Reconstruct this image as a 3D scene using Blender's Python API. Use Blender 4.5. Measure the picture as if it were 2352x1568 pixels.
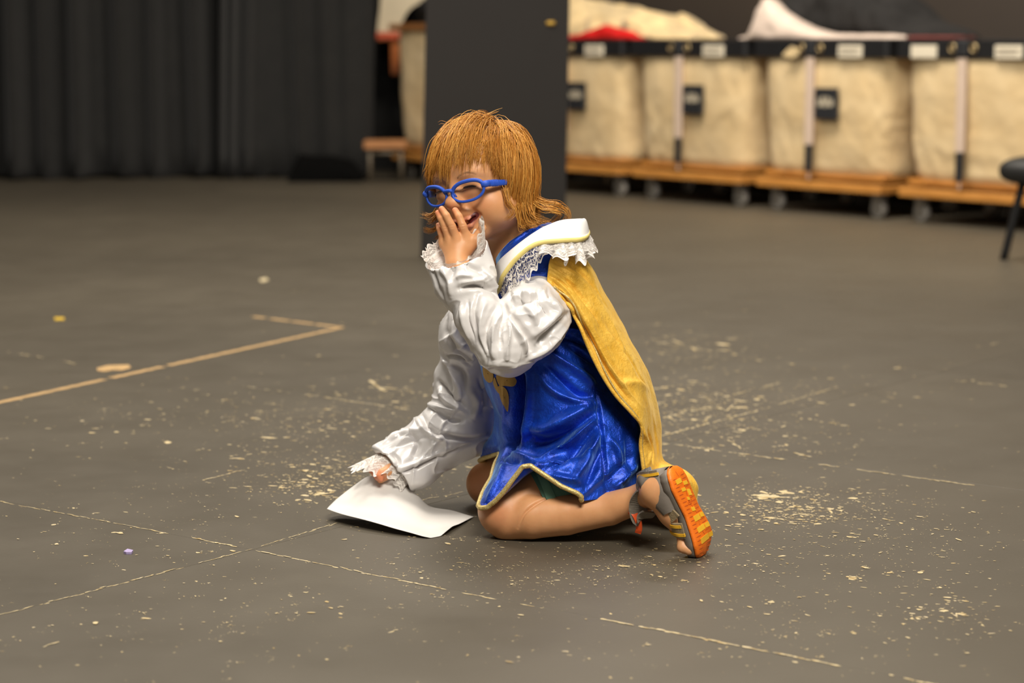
import bpy, math, random
import numpy as np
from mathutils import Vector, Matrix
from mathutils.bvhtree import BVHTree
for _o in list(bpy.data.objects):
    bpy.data.objects.remove(_o)
S = bpy.context.scene
COL = S.collection
# ---------------------------------------------------------------- camera
H, F, CX, CY = 0.82, 5000.0, 1176.0, 784.0
PITCH = math.radians(7.79)
cd = bpy.data.cameras.new('camera')
cam = bpy.data.objects.new('camera', cd)
COL.objects.link(cam)
cam.location = (0, 0, H)
cam.rotation_euler = (math.pi / 2 - PITCH, 0, 0)
cd.sensor_fit = 'HORIZONTAL'
cd.sensor_width = 36.0
cd.lens = F / 2352 * 36.0
cd.clip_start, cd.clip_end = 0.05, 100
cd.dof.use_dof = True
cd.dof.focus_distance = 3.56
cd.dof.aperture_fstop = 3.6
S.camera = cam
# ---------------------------------------------------------------- world, lamps, exposure
w = bpy.data.worlds.new('room_air')
S.world = w
w.use_nodes = True
w.node_tree.nodes['Background'].inputs[0].default_value = (1.0, 0.93, 0.84, 1)
w.node_tree.nodes['Background'].inputs[1].default_value = 0.10
S.view_settings.view_transform = 'Standard'
S.view_settings.look = 'None'
S.view_settings.gamma = 1
S.view_settings.use_curve_mapping = False
S.view_settings.exposure = 0.0
def area(name, loc, target, sx, sy, power, col):
    l = bpy.data.lights.new(name, 'AREA')
    l.shape = 'RECTANGLE'
    l.size, l.size_y, l.energy, l.color = sx, sy, power, col
    o = bpy.data.objects.new(name, l)
    COL.objects.link(o)
    o.location = loc
    o.rotation_euler = (Vector(target) - Vector(loc)).to_track_quat('-Z', 'Y').to_euler()
    return o
WARM = (1.0, 0.93, 0.83)
area('ceiling_light_over_stage', (-0.5, 4.6, 4.6), (-0.2, 4.2, 0), 2.4, 1.2, 205, WARM)
area('ceiling_light_front', (0.75, 0.4, 3.7), (0.05, 3.5, 0.4), 1.8, 1.0, 265, WARM)
area('ceiling_light_left', (-3.2, 6.2, 4.8), (-2.2, 6.0, 0), 2.4, 1.2, 150, WARM)
area('ceiling_light_carts', (0.6, 8.6, 4.6), (1.2, 10.6, 0.6), 2.4, 1.0, 330, (1.0, 0.9, 0.77))

# ---------------------------------------------------------------- picture helpers
CA, SA = math.cos(PITCH), math.sin(PITCH)
CAM = np.array([0, 0, H])
def ray(px, py):
    a, b = (px - CX) / F, -(py - CY) / F
    return np.array([a, CA + b * SA, -SA + b * CA])
def P(px, py, Y):
    r = ray(px, py)
    return CAM + r * (Y / r[1])
def G(px, py, z=0.0):
    r = ray(px, py)
    return CAM + r * ((z - H) / r[2])
rng = np.random.default_rng(7)
random.seed(7)

# ---------------------------------------------------------------- object helpers
def link(o, parent=None):
    COL.objects.link(o)
    if parent is not None:
        o.parent = parent
        o.matrix_parent_inverse = Matrix.Translation(-Vector(parent.get('origin', (0, 0, 0))))
    return o
def obj(name, v, f, m, parent=None, smooth=True):
    me = bpy.data.meshes.new(name)
    v = np.asarray(v, dtype=np.float32)
    if isinstance(f, np.ndarray):
        me.vertices.add(len(v)); me.vertices.foreach_set('co', v.ravel())
        k = f.shape[1]
        me.loops.add(f.size); me.loops.foreach_set('vertex_index', f.astype(np.int32).ravel())
        me.polygons.add(len(f))
        me.polygons.foreach_set('loop_start', np.arange(0, f.size, k, dtype=np.int32))
        me.update(calc_edges=True)
    else:
        me.from_pydata([tuple(map(float, p)) for p in v], [], [tuple(map(int, q)) for q in f])
    me.validate()
    if smooth:
        me.polygons.foreach_set('use_smooth', np.ones(len(me.polygons), dtype=bool))
    me.materials.append(m)
    o = bpy.data.objects.new(name, me)
    return link(o, parent)
def thing(name, label, cat, loc=(0, 0, 0), group=None):
    o = bpy.data.objects.new(name, None)
    o.empty_display_size = 0.1
    o.location = loc
    o['origin'] = [float(x) for x in loc]
    COL.objects.link(o)
    tag(o, label, cat, group)
    return o
def tag(o, label, cat, group=None):
    o['label'] = label; o['category'] = cat
    if group: o['group'] = group
    return o
def struct(o):
    o['kind'] = 'structure'
    return o
class MB:
    """collects shapes into one mesh"""
    def __init__(s): s.v = []; s.f = []
    def add(s, v, f):
        b = len(s.v)
        s.v += [tuple(p) for p in v]
        s.f += [tuple(int(i) + b for i in q) for q in f]
        return s
    def box(s, lo, hi, bev=0.0, M=None):
        lo, hi = np.array(lo, float), np.array(hi, float)
        c, h = (lo + hi) / 2, (hi - lo) / 2
        b = min(bev, h.min() * 0.9)
        vs, fs = [], []
        if b <= 0:
            for z in (-1, 1):
                for x, y in ((-1, -1), (1, -1), (1, 1), (-1, 1)):
                    vs.append(c + h * (x, y, z))
            fs = [(3, 2, 1, 0), (4, 5, 6, 7), (0, 1, 5, 4), (1, 2, 6, 5), (2, 3, 7, 6), (3, 0, 4, 7)]
        else:
            rings = [(-h[2], b), (-h[2] + b, 0), (h[2] - b, 0), (h[2], b)]
            for z, ins in rings:
                X, Y = h[0] - ins, h[1] - ins
                k = b * (1 if ins == 0 else 0.6)
                for x, y in ((-X, -Y + k), (-X + k, -Y), (X - k, -Y), (X, -Y + k), (X, Y - k), (X - k, Y), (-X + k, Y), (-X, Y - k)):
                    vs.append(c + np.array((x, y, z)))
            for r in range(3):
                for i in range(8):
                    j = (i + 1) % 8
                    fs.append((r * 8 + i, r * 8 + j, r * 8 + 8 + j, r * 8 + 8 + i))
            fs.append(tuple(range(7, -1, -1))); fs.append(tuple(range(24, 32)))
        vs = np.array(vs)
        if M is not None:
            vs = vs @ np.array(M)[:3, :3].T + np.array(M)[:3, 3]
        return s.add(vs, fs)
    def tube(s, pts, r, n=8, closed=False, caps=True, flat=1.0, up=None):
        v, f = tube(pts, r, n, closed, caps, flat, up)
        return s.add(v, f)
    def build(s, name, m, parent=None, smooth=False):
        return obj(name, s.v, s.f, m, parent, smooth)
def tube(pts, r, n=8, closed=False, caps=True, flat=1.0, up=None):
    pts = np.array(pts, float)
    N = len(pts)
    r = np.broadcast_to(np.array(r, float), (N,))
    if closed:
        T = np.roll(pts, -1, 0) - np.roll(pts, 1, 0)
    else:
        T = np.gradient(pts, axis=0)
    T /= np.linalg.norm(T, axis=1)[:, None] + 1e-12
    u = np.array(up, float) if up is not None else (np.array([0, 0, 1.]) if abs(T[0][2]) < 0.9 else np.array([1., 0, 0]))
    v, f = [], []
    for i in range(N):
        if up is None or i == 0:
            u = u - T[i] * u.dot(T[i]); u /= np.linalg.norm(u) + 1e-12
        else:
            u = np.array(up, float); u = u - T[i] * u.dot(T[i]); u /= np.linalg.norm(u) + 1e-12
        b = np.cross(T[i], u)
        for k in range(n):
            a = 2 * math.pi * k / n
            v.append(pts[i] + r[i] * (math.cos(a) * u + flat * math.sin(a) * b))
    M = N if closed else N - 1
    for i in range(M):
        j = (i + 1) % N
        for k in range(n):
            l = (k + 1) % n
            f.append((i * n + k, i * n + l, j * n + l, j * n + k))
    if caps and not closed:
        f.append(tuple(range(n - 1, -1, -1))); f.append(tuple((N - 1) * n + k for k in range(n)))
    return v, f
def spline(pts, n, closed=False):
    """Catmull-Rom through pts (any dimension), n samples"""
    p = np.array(pts, float)
    m = len(p)
    if closed:
        t = np.linspace(0, m, n, endpoint=False)
    else:
        t = np.linspace(0, m - 1, n)
    i = np.floor(t).astype(int)
    if not closed: i = np.clip(i, 0, m - 2)
    u = (t - i)[:, None] if p.ndim == 2 else t - i
    g = (lambda k: p[k % m]) if closed else (lambda k: p[np.clip(k, 0, m - 1)])
    a, b, c, d = g(i - 1), g(i), g(i + 1), g(i + 2)
    if not closed:
        a = np.where((i - 1 < 0)[:, None] if p.ndim == 2 else (i - 1 < 0), 2 * b - c, a)
        d = np.where((i + 2 > m - 1)[:, None] if p.ndim == 2 else (i + 2 > m - 1), 2 * c - b, d)
    return 0.5 * (2 * b + (c - a) * u + (2 * a - 5 * b + 4 * c - d) * u ** 2 + (3 * b - a - 3 * c + d) * u ** 3)
def gridfaces(nu, nv, closed_v=False):
    i = np.arange(nu - 1)[:, None]
    j = np.arange(nv if closed_v else nv - 1)[None, :]
    j2 = (j + 1) % nv
    return np.stack([i * nv + j, i * nv + j2, (i + 1) * nv + j2, (i + 1) * nv + j], -1).reshape(-1, 4)
# value noise in 3D (numpy)
_T = rng.random((64, 64, 64)).astype(np.float32)
def noise(p, s=1.0):
    q = np.asarray(p, float) / s + 100.37
    i = np.floor(q).astype(int); t = q - i; t = t * t * (3 - 2 * t)
    def L(a, b, c): return _T[(i[..., 0] + a) & 63, (i[..., 1] + b) & 63, (i[..., 2] + c) & 63]
    x, y, z = t[..., 0], t[..., 1], t[..., 2]
    c0 = (L(0,0,0)*(1-x)+L(1,0,0)*x)*(1-y)+(L(0,1,0)*(1-x)+L(1,1,0)*x)*y
    c1 = (L(0,0,1)*(1-x)+L(1,0,1)*x)*(1-y)+(L(0,1,1)*(1-x)+L(1,1,1)*x)*y
    return (c0*(1-z)+c1*z) * 2 - 1

# ---------------------------------------------------------------- materials
def lin(r, g, b):
    f = lambda c: (c / 255 / 12.92) if c / 255 <= 0.04045 else ((c / 255 + 0.055) / 1.055) ** 2.4
    return (f(r), f(g), f(b), 1)
class NT:
    def __init__(s, name):
        s.m = bpy.data.materials.new(name); s.m.use_nodes = True
        s.t = s.m.node_tree; s.n = s.t.nodes; s.b = s.n['Principled BSDF']; s.out = s.n['Material Output']
    def node(s, typ, **kw):
        n = s.n.new(typ)
        for k, v in kw.items():
            if k.startswith('i_'):
                n.inputs[k[2:].replace('_', ' ')].default_value = v
            elif k.startswith('n_'):
                n.inputs[int(k[2:])].default_value = v
            else: setattr(n, k, v)
        return n
    def l(s, a, b): s.t.links.new(a, b)
    def ramp(s, fac, stops):
        r = s.node('ShaderNodeValToRGB')
        while len(r.color_ramp.elements) < len(stops): r.color_ramp.elements.new(0.5)
        for e, (p, c) in zip(r.color_ramp.elements, stops):
            e.position = p; e.color = c if len(c) == 4 else (*c, 1)
        s.l(fac, r.inputs[0]); return r.outputs[0]
    def noise(s, scale, detail=3, rough=0.55, coord=None, stretch=None):
        n = s.node('ShaderNodeTexNoise')
        n.inputs['Scale'].default_value = scale; n.inputs['Detail'].default_value = detail; n.inputs['Roughness'].default_value = rough
        c = coord
        if c is None:
            c = s.node('ShaderNodeNewGeometry').outputs['Position']
        elif isinstance(c, str):
            c = s.node('ShaderNodeTexCoord').outputs[c]
        if stretch is not None:
            mp = s.node('ShaderNodeMapping'); mp.inputs['Scale'].default_value = stretch
            s.l(c, mp.inputs[0]); c = mp.outputs[0]
        s.l(c, n.inputs['Vector']); return n.outputs['Fac']
    def bump(s, fac, strength, dist=0.01, prev=None):
        b = s.node('ShaderNodeBump'); b.inputs['Strength'].default_value = strength; b.inputs['Distance'].default_value = dist
        s.l(fac, b.inputs['Height'])
        if prev is not None: s.l(prev, b.inputs['Normal'])
        s.l(b.outputs[0], s.b.inputs['Normal']); return b.outputs[0]
    def set(s, **kw):
        for k, v in kw.items(): s.b.inputs[k.replace('_', ' ')].default_value = v
        return s
def simple(name, col, rough=0.6, var=0.12, scale=20, bump=0.0, bscale=200, metallic=0.0, **kw):
    t = NT(name)
    c = np.array(col[:3])
    fac = t.noise(scale, 4, coord='Object')
    out = t.ramp(fac, [(0.3, tuple(c * (1 - var))), (0.7, tuple(np.minimum(c * (1 + var), 1)))])
    t.l(out, t.b.inputs['Base Color'])
    t.set(Roughness=rough, Metallic=metallic, **kw)
    if bump: t.bump(t.noise(bscale, 3, coord='Object'), bump, 0.004)
    return t.m
# ================================================================ FLOOR
A0, A1 = G(0, 1152), G(1200, 1388)
da = (A1 - A0) / np.linalg.norm(A1 - A0)          # along the long seams
db = np.array([-da[1], da[0], 0])                 # across, away from the camera
O0 = G(578, 1262.5)                               # where two seams cross
def floor_mat():
    t = NT('floor_paint')
    big = t.noise(0.55, 5, 0.6)
    mid = t.noise(5.0, 6, 0.65)
    fine = t.noise(160, 3, 0.6)
    mix = t.node('ShaderNodeMath', operation='MULTIPLY_ADD'); mix.inputs[1].default_value = 0.4
    t.l(mid, mix.inputs[0]); t.l(big, mix.inputs[2])
    col = t.ramp(mix.outputs[0], [(0.45, (0.062, 0.052, 0.0365)), (0.72, (0.077, 0.065, 0.046)), (0.95, (0.093, 0.079, 0.056))])
    oi = t.node('ShaderNodeObjectInfo')
    mr = t.node('ShaderNodeMapRange'); mr.inputs['To Min'].default_value = 0.94; mr.inputs['To Max'].default_value = 1.06
    t.l(oi.outputs['Random'], mr.inputs['Value'])
    mm = t.node('ShaderNodeMix', data_type='RGBA', blend_type='MULTIPLY'); mm.inputs['Factor'].default_value = 1
    t.l(col, mm.inputs[6]); t.l(mr.outputs[0], mm.inputs[7])
    t.l(mm.outputs[2], t.b.inputs['Base Color'])
    rr = t.node('ShaderNodeMapRange'); rr.inputs['To Min'].default_value = 0.40; rr.inputs['To Max'].default_value = 0.62
    t.l(mid, rr.inputs['Value']); t.l(rr.outputs[0], t.b.inputs['Roughness'])
    t.set(Specular_IOR_Level=0.42)
    t.bump(fine, 0.12, 0.002)
    return t.m
MF = floor_mat()
fl = struct(obj('floor', [(-10, -2, -.006), (10, -2, -.006), (10, 16, -.006), (-10, 16, -.006)], [(0, 1, 2, 3)],
                simple('floor_sub', (0.06, 0.05, 0.036), 0.8), None, False))
L_, W_, g_ = 2.44, 1.22, 0.0004
pm = MB(); pm.box((g_, g_, -.0058), (L_ - g_, W_ - g_, 0), 0.0005)
rot = math.atan2(da[1], da[0])
first = None
for i in range(-6, 6):
    for j in range(-5, 14):
        p = O0 + da * (i * L_) + db * (j * W_)
        c = p + da * L_ / 2 + db * W_ / 2
        if not (-7 < c[0] < 7 and 0.6 < c[1] < 15.4) or abs(c[0]) > 2.2 + c[1] * 0.42: continue
        if first is None:
            first = pm.build('floor_panel', MF); o = first
        else:
            o = bpy.data.objects.new('floor_panel', first.data); COL.objects.link(o)
        o.parent = fl
        o.location = (p[0], p[1], 0); o.rotation_euler = (0, 0, rot)

# worn chips of pale paint: small flat flakes lying on the boards
def chips():
    v, f = [], []
    def flake(c, L, W, ang):
        z = random.uniform(.00025, .0012)
        n = random.choice((5, 6, 7, 8))
        b = len(v)
        for k in range(n):
            a = 2 * math.pi * k / n
            r = random.uniform(.6, 1.15)
            x, y = math.cos(a) * L * r / 2, math.sin(a) * W * r / 2
            v.append((c[0] + x * math.cos(ang) - y * math.sin(ang), c[1] + x * math.sin(ang) + y * math.cos(ang), z))
        f.append(tuple(range(b, b + n)))
    # clusters as they lie on the floor: picture centre, spread, number, size
    cl = [(640, 960, 300, 70, 190, .010), (800, 1075, 200, 55, 240, .008), (930, 905, 120, 35, 70, .011), (200, 960, 190, 60, 60, .010),
          (1640, 920, 170, 50, 170, .011), (1600, 815, 150, 45, 100, .014), (1700, 1000, 230, 60, 200, .010), (1830, 1160, 180, 45, 300, .010),
          (1900, 870, 260, 70, 90, .010), (1600, 1290, 280, 70, 300, .0055), (1270, 1330, 260, 70, 260, .0045), (1000, 1300, 200, 60, 120, .005),
          (350, 1180, 330, 90, 150, .006), (2130, 1300, 220, 130, 170, .007), (2180, 1430, 150, 60, 80, .009), (1800, 1420, 250, 90, 90, .006),
          (560, 1400, 380, 120, 150, .0055), (250, 1450, 300, 80, 50, .006), (1500, 1500, 500, 70, 50, .006), (1180, 880, 900, 90, 120, .009),
          (1180, 1150, 900, 160, 300, .005), (1180, 720, 900, 80, 40, .012), (1780, 1185, 150, 22, 70, .010), (1250, 1200, 1300, 260, 700, .0035), (780, 1060, 330, 100, 500, .0045), (1750, 1000, 380, 160, 450, .005), (720, 1110, 130, 40, 150, .010),
          (1560, 960, 90, 30, 90, .013), (1640, 930, 130, 45, 220, .007), (760, 960, 240, 60, 300, .006), (880, 1095, 140, 45, 260, .006), (1560, 790, 120, 40, 140, .009), (1950, 1200, 260, 90, 260, .0055)]
    for cx, cy, sx, sy, n, s in cl:
        for _ in range(int(n * 1.25)):
            x, y = random.gauss(cx, sx * .6), random.gauss(cy, sy * .6)
            if y < 620 or not -60 < x < 2420 or y > 1600: continue
            c = G(x, y)
            L = s * math.exp(random.gauss(-.5, .62))
            flake(c, L, L * random.uniform(.2, .7), rot + random.gauss(0, .6))
            if random.random() < .35:
                for _ in range(random.randint(1, 4)):
                    flake(c + np.array([random.gauss(0, s), random.gauss(0, s), 0]), L * .45, L * .3, random.uniform(0, 3))
    def line(p, q, wd, cover, jit=.0014, dash=.010):
        a, b = G(*p), G(*q)
        d = b - a; n = np.linalg.norm(d); d /= n; ang = math.atan2(d[1], d[0])
        s = 0.0
        state = True
        while s < n:
            L = random.expovariate(1 / dash) + .005
            if random.random() < cover:
                k = max(1, int(L / .010))
                for q_ in range(k):
                    cc = a + d * (s + L * (q_ + .5) / k) + np.array([-d[1], d[0], 0]) * random.gauss(0, jit)
                    flake(cc, L / k * 1.5, wd * random.uniform(.5, 1.3), ang)
            s += L
    line((0, 1152), (380, 1224), .0032, .75); line((440, 1235), (525, 1252), .005, .95); line((575, 1262), (1040, 1357), .0045, .93)
    line((1040, 1357), (1200, 1388), .004, .8); line((1380, 1421), (1425, 1430), .006, .95); line((1470, 1438), (1700, 1484), .006, .95)
    line((1700, 1484), (1960, 1536), .0055, .6); line((2040, 1551), (2180, 1579), .006, .7)
    line((0, 1413), (575, 1262), .003, .7); line((575, 1262), (755, 1207), .0025, .75); line((960, 1150), (1075, 1128), .0025, .7)
    line((410, 868), (700, 906), .004, .35); line((700, 906), (955, 943), .006, .85); line((1525, 1018), (1790, 1054), .007, .8)
    line((1820, 1040), (1870, 1052), .007, .8); line((1880, 1066), (2215, 1112), .005, .85)
    line((1518, 1002), (1755, 939), .006, .9); line((1755, 939), (1920, 890), .004, .6); line((1520, 960), (1650, 930), .008, .6)
    line((1690, 905), (1790, 880), .005, .7); line((1655, 955), (1690, 925), .006, .9); line((1655, 1003), (1700, 1028), .006, .9)
    line((2185, 873), (2352, 891), .006, .6); line((2240, 798), (2330, 780), .006, .5); line((466, 1103), (540, 1084), .004, .9)
    line((0, 805), (190, 838), .006, .3); line((848, 873), (875, 893), .012, .95); line((875, 890), (935, 896), .010, .7)
    line((100, 1487), (125, 1478), .003, .9); line((540, 800), (555, 798), .003, .3); line((1530, 775), (1660, 830), .012, .25)
    t = NT('pale_worn_paint')
    n = t.noise(60, 2)
    t.l(t.ramp(n, [(.35, lin(170, 146, 98)), (.5, lin(200, 182, 140)), (.7, lin(180, 166, 138))]), t.b.inputs['Base Color'])
    t.set(Roughness=.6)
    o = obj('paint_fleck', v, f, t.m, fl, False)
    o['kind'] = 'stuff'
chips()

# tape marks and scraps on the floor
def strip(name, pts, wd, m, label, cat, gaps=(), group=None):
    v, f = [], []
    a = np.array([G(*p) for p in pts])
    n = 60
    for s in range(len(a) - 1):
        d = a[s + 1] - a[s]; L = np.linalg.norm(d); d /= L; nn = np.array([-d[1], d[0], 0])
        e0 = -wd / 2 if s else 0
        for k in range(n):
            t0, t1 = k / n, (k + .97) / n
            if any(g0 <= (s + t0) < g1 for g0, g1 in gaps): continue
            w0, w1 = wd * (1 + .18 * math.sin(k * 1.7)), wd * (1 + .18 * math.sin(k * 2.9 + 1))
            b = len(v)
            for tt, ww, sg in ((t0, w0, -1), (t1, w1, -1), (t1, w1, 1), (t0, w0, 1)):
                q = a[s] + d * L * tt + nn * sg * ww / 2
                v.append((q[0], q[1], .0007)); 
            for tt, ww, sg in ((t0, w0, -1), (t1, w1, -1), (t1, w1, 1), (t0, w0, 1)):
                q = a[s] + d * L * tt + nn * sg * ww / 2
                v.append((q[0], q[1], .0001))
            f += [(b, b + 1, b + 2, b + 3), (b + 7, b + 6, b + 5, b + 4)] + [(b + i, b + 4 + i, b + 4 + (i + 1) % 4, b + (i + 1) % 4) for i in range(4)]
    return tag(obj(name, v, f, m, None, False), label, cat, group)
MT = simple('old_tape', lin(180, 148, 102), .55, .2, 40)
strip('floor_tape', [(-60, 937), (785, 752), (582, 727)], .021, MT, 'worn cream tape stuck to the floor in an L with one long arm', 'tape',
      gaps=((.29, .305), (.445, .455), (1.28, 1.31), (1.55, 1.57), (1.8, 1.86)))
def scrap(name, outline, m, label, cat, th=.0012):
    p = [G(*q) for q in outline]
    n = len(p)
    v = [(q[0], q[1], th) for q in p] + [(q[0], q[1], .0002) for q in p]
    f = [tuple(range(n)), tuple(range(2 * n - 1, n - 1, -1))] + [(i, n + i, n + (i + 1) % n, (i + 1) % n) for i in range(n)]
    return tag(obj(name, v, f, m, None, False), label, cat)
scrap('tape_scrap', [(222, 846), (240, 841), (250, 839), (296, 838), (301, 845), (280, 851), (258, 850), (240, 854), (224, 852)], MT,
      'torn cream scrap lying beside the long arm of the floor tape', 'tape scrap')
scrap('tape_scrap', [(125, 729), (147, 729), (148, 735), (126, 736)], simple('yellow_tape', lin(200, 165, 50), .5), 'small yellow square of tape alone on the floor', 'tape scrap')
scrap('paper_scrap', [(596, 641), (612, 638), (617, 644), (604, 648), (597, 646)], simple('scrap_white', lin(190, 175, 140), .7), 'small pale scrap on the dark floor in front of the curtain', 'scrap')
scrap('paper_scrap', [(284, 1271), (293, 1265), (306, 1268), (302, 1273), (290, 1273)], simple('scrap_lilac', lin(165, 150, 190), .7), 'tiny lilac scrap near the crossing of two floor seams', 'scrap', .004)

# ================================================================ WALLS
MW = simple('wall_dark', lin(54, 46, 39), .75, .06, 3, .1, 60)
MK = simple('wall_black', lin(15, 14, 13), .8, .1, 3)
uR = np.array([1.15, -1.53, 0]) / math.hypot(1.15, 1.53)     # along the row of carts, towards the camera
nR = np.array([-uR[1] * -1, 0, 0]); nR = np.array([uR[1], -uR[0], 0])   # front side of the carts
R0 = np.array([.64, 11.65, 0])                                # front left foot of the second cart
def wallbox(name, p, q, h, th, m, inward):
    p, q = np.array(p[:2]), np.array(q[:2])
    n = np.array(inward[:2])
    v = []
    for z in (-.006, h):
        for a in (p, q, q - n * th, p - n * th): v.append((a[0], a[1], z))
    return struct(obj(name, v, [(0, 1, 2, 3), (4, 7, 6, 5), (0, 4, 5, 1), (1, 5, 6, 2), (2, 6, 7, 3), (3, 7, 4, 0)], m, None, False))
Wb = R0 - nR * .86
tb = (14.3 - Wb[1]) / uR[1]
corner = Wb + uR * tb
wallbox('wall_right', corner, corner + uR * 11.5, 5.2, .15, MW, nR)
wallbox('wall_back', (-7.5, 14.3), corner, 5.2, .15, MK, (0, -1))
wallbox('wall_left', (-7.5, 1.0), (-7.5, 14.3), 5.2, .15, MK, (1, 0))

# ================================================================ CURTAINS
def velour():
    t = NT('black_drape')
    n = t.noise(9, 4, .6)
    t.l(t.ramp(n, [(.3, (.0052, .0052, .005)), (.7, (.0088, .0085, .0077))]), t.b.inputs['Base Color'])
    t.set(Roughness=.85, Sheen_Weight=.12, Sheen_Roughness=.5)
    t.bump(t.noise(300, 2), .2, .003)
    return t.m
MD = velour()
def curtain(x0, x1, y0, y1, zt, folds, label, shear=0.0, seed=0, bow=0.0):
    nx, nz = 360, 26
    r = np.random.default_rng(seed)
    s = np.linspace(0, 1, nx)
    ph = np.zeros(nx)
    off = np.zeros((nx, nz))
    z = np.linspace(.012, zt, nz)
    for (c, wd, a, lean) in folds:
        for k in range(nz):
            cc = c + lean * (z[k] / zt - .5)
            off[:, k] += a * 1.9 * np.exp(-((s - cc) / wd) ** 2)
    X = (x0 + (x1 - x0) * s)[:, None] + shear * (z[None, :] / zt)
    Y = (y0 + (y1 - y0) * s)[:, None] + off + bow * np.sin(s * math.pi)[:, None]
    Z = np.broadcast_to(z, (nx, nz)) + .012 * np.sin(s * 40)[:, None] * (1 - z / zt)
    fr = np.stack([X, Y, Z], -1).reshape(-1, 3)
    bk = fr + np.array([0, .012, 0])
    v = np.concatenate([fr, bk]); n = nx * nz
    fq = gridfaces(nx, nz)
    rim = []
    idx = np.arange(n).reshape(nx, nz)
    for e in (idx[0], idx[-1], idx[:, 0], idx[:, -1]):
        rim.append(np.stack([e[:-1], e[1:], e[1:] + n, e[:-1] + n], -1))
    f = np.concatenate([fq, fq[:, ::-1] + n] + rim)
    return tag(obj('stage_curtain', v, f, MD), label, 'curtain')
r_ = np.random.default_rng(3)
fo = [(c + r_.normal(0, .006), r_.uniform(.011, .02), r_.uniform(-.16, -.07), r_.normal(0, .01)) for c in np.arange(.02, 1, .055)]
curtain(-5.6, -1.815, 12.9, 13.55, 4.8, fo, 'black stage curtain hanging in deep upright folds, nearest the wall_left'.replace('wall_left', 'left wall'), seed=1)
fo = [(.03, .02, -.07, 0), (.1, .02, -.06, .02), (.2, .03, -.05, .03), (.43, .05, -.045, -.22), (.62, .06, -.03, -.2), (.8, .08, -.03, -.1), (.95, .05, -.02, .0)]
curtain(-1.80, -.86, 13.38, 13.42, 4.8, fo, 'flatter black stage curtain ending beside the wooden shelf', seed=2, shear=.115)
# ================================================================ CANVAS CARTS
def canvas_mat():
    t = NT('cream_canvas')
    a = t.noise(3.5, 5, .6, 'Object'); 
    t.l(t.ramp(a, [(.3, lin(208, 180, 132)), (.55, lin(220, 195, 150)), (.8, lin(228, 206, 165))]), t.b.inputs['Base Color'])
    t.set(Roughness=.8, Sheen_Weight=.1)
    b1 = t.noise(7, 4, .5, 'Object', (1, 1, .6))
    bb = t.bump(b1, .5, .03)
    t.bump(t.noise(400, 2, .5, 'Object'), .15, .002, bb)
    return t.m
MC = canvas_mat()
MSTRAP = simple('strap_webbing', lin(208, 186, 168), .75, .05)
MRIM = simple('cart_rim', (.012, .012, .013), .45, .1)
MTAG = simple('tag_black', (.016, .017, .02), .6, .1)
MCARD = simple('card_white', lin(222, 212, 190), .5, .03)
MWOOD = NT('dolly_wood')
_n = MWOOD.noise(6, 5, .6, 'Object', (1, 6, 12))
MWOOD.l(MWOOD.ramp(_n, [(.3, lin(176, 116, 48)), (.7, lin(206, 146, 74))]), MWOOD.b.inputs['Base Color']); MWOOD.set(Roughness=.5)
MWOOD = MWOOD.m
MSTEEL = simple('caster_steel', (.42, .40, .37), .35, .1, metallic=.8)
MWHEEL = simple('caster_wheel', (.30, .28, .25), .5, .1)
MINK = simple('logo_print', lin(176, 166, 146), .6, .05)
MBRASS = simple('grommet', (.55, .42, .22), .35, .1, metallic=.9)
MWRITE = simple('card_print', lin(120, 110, 95), .6, .05)
CW, CD, ZB, ZC, ZR = .885, .64, .158, .765, .838
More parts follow.
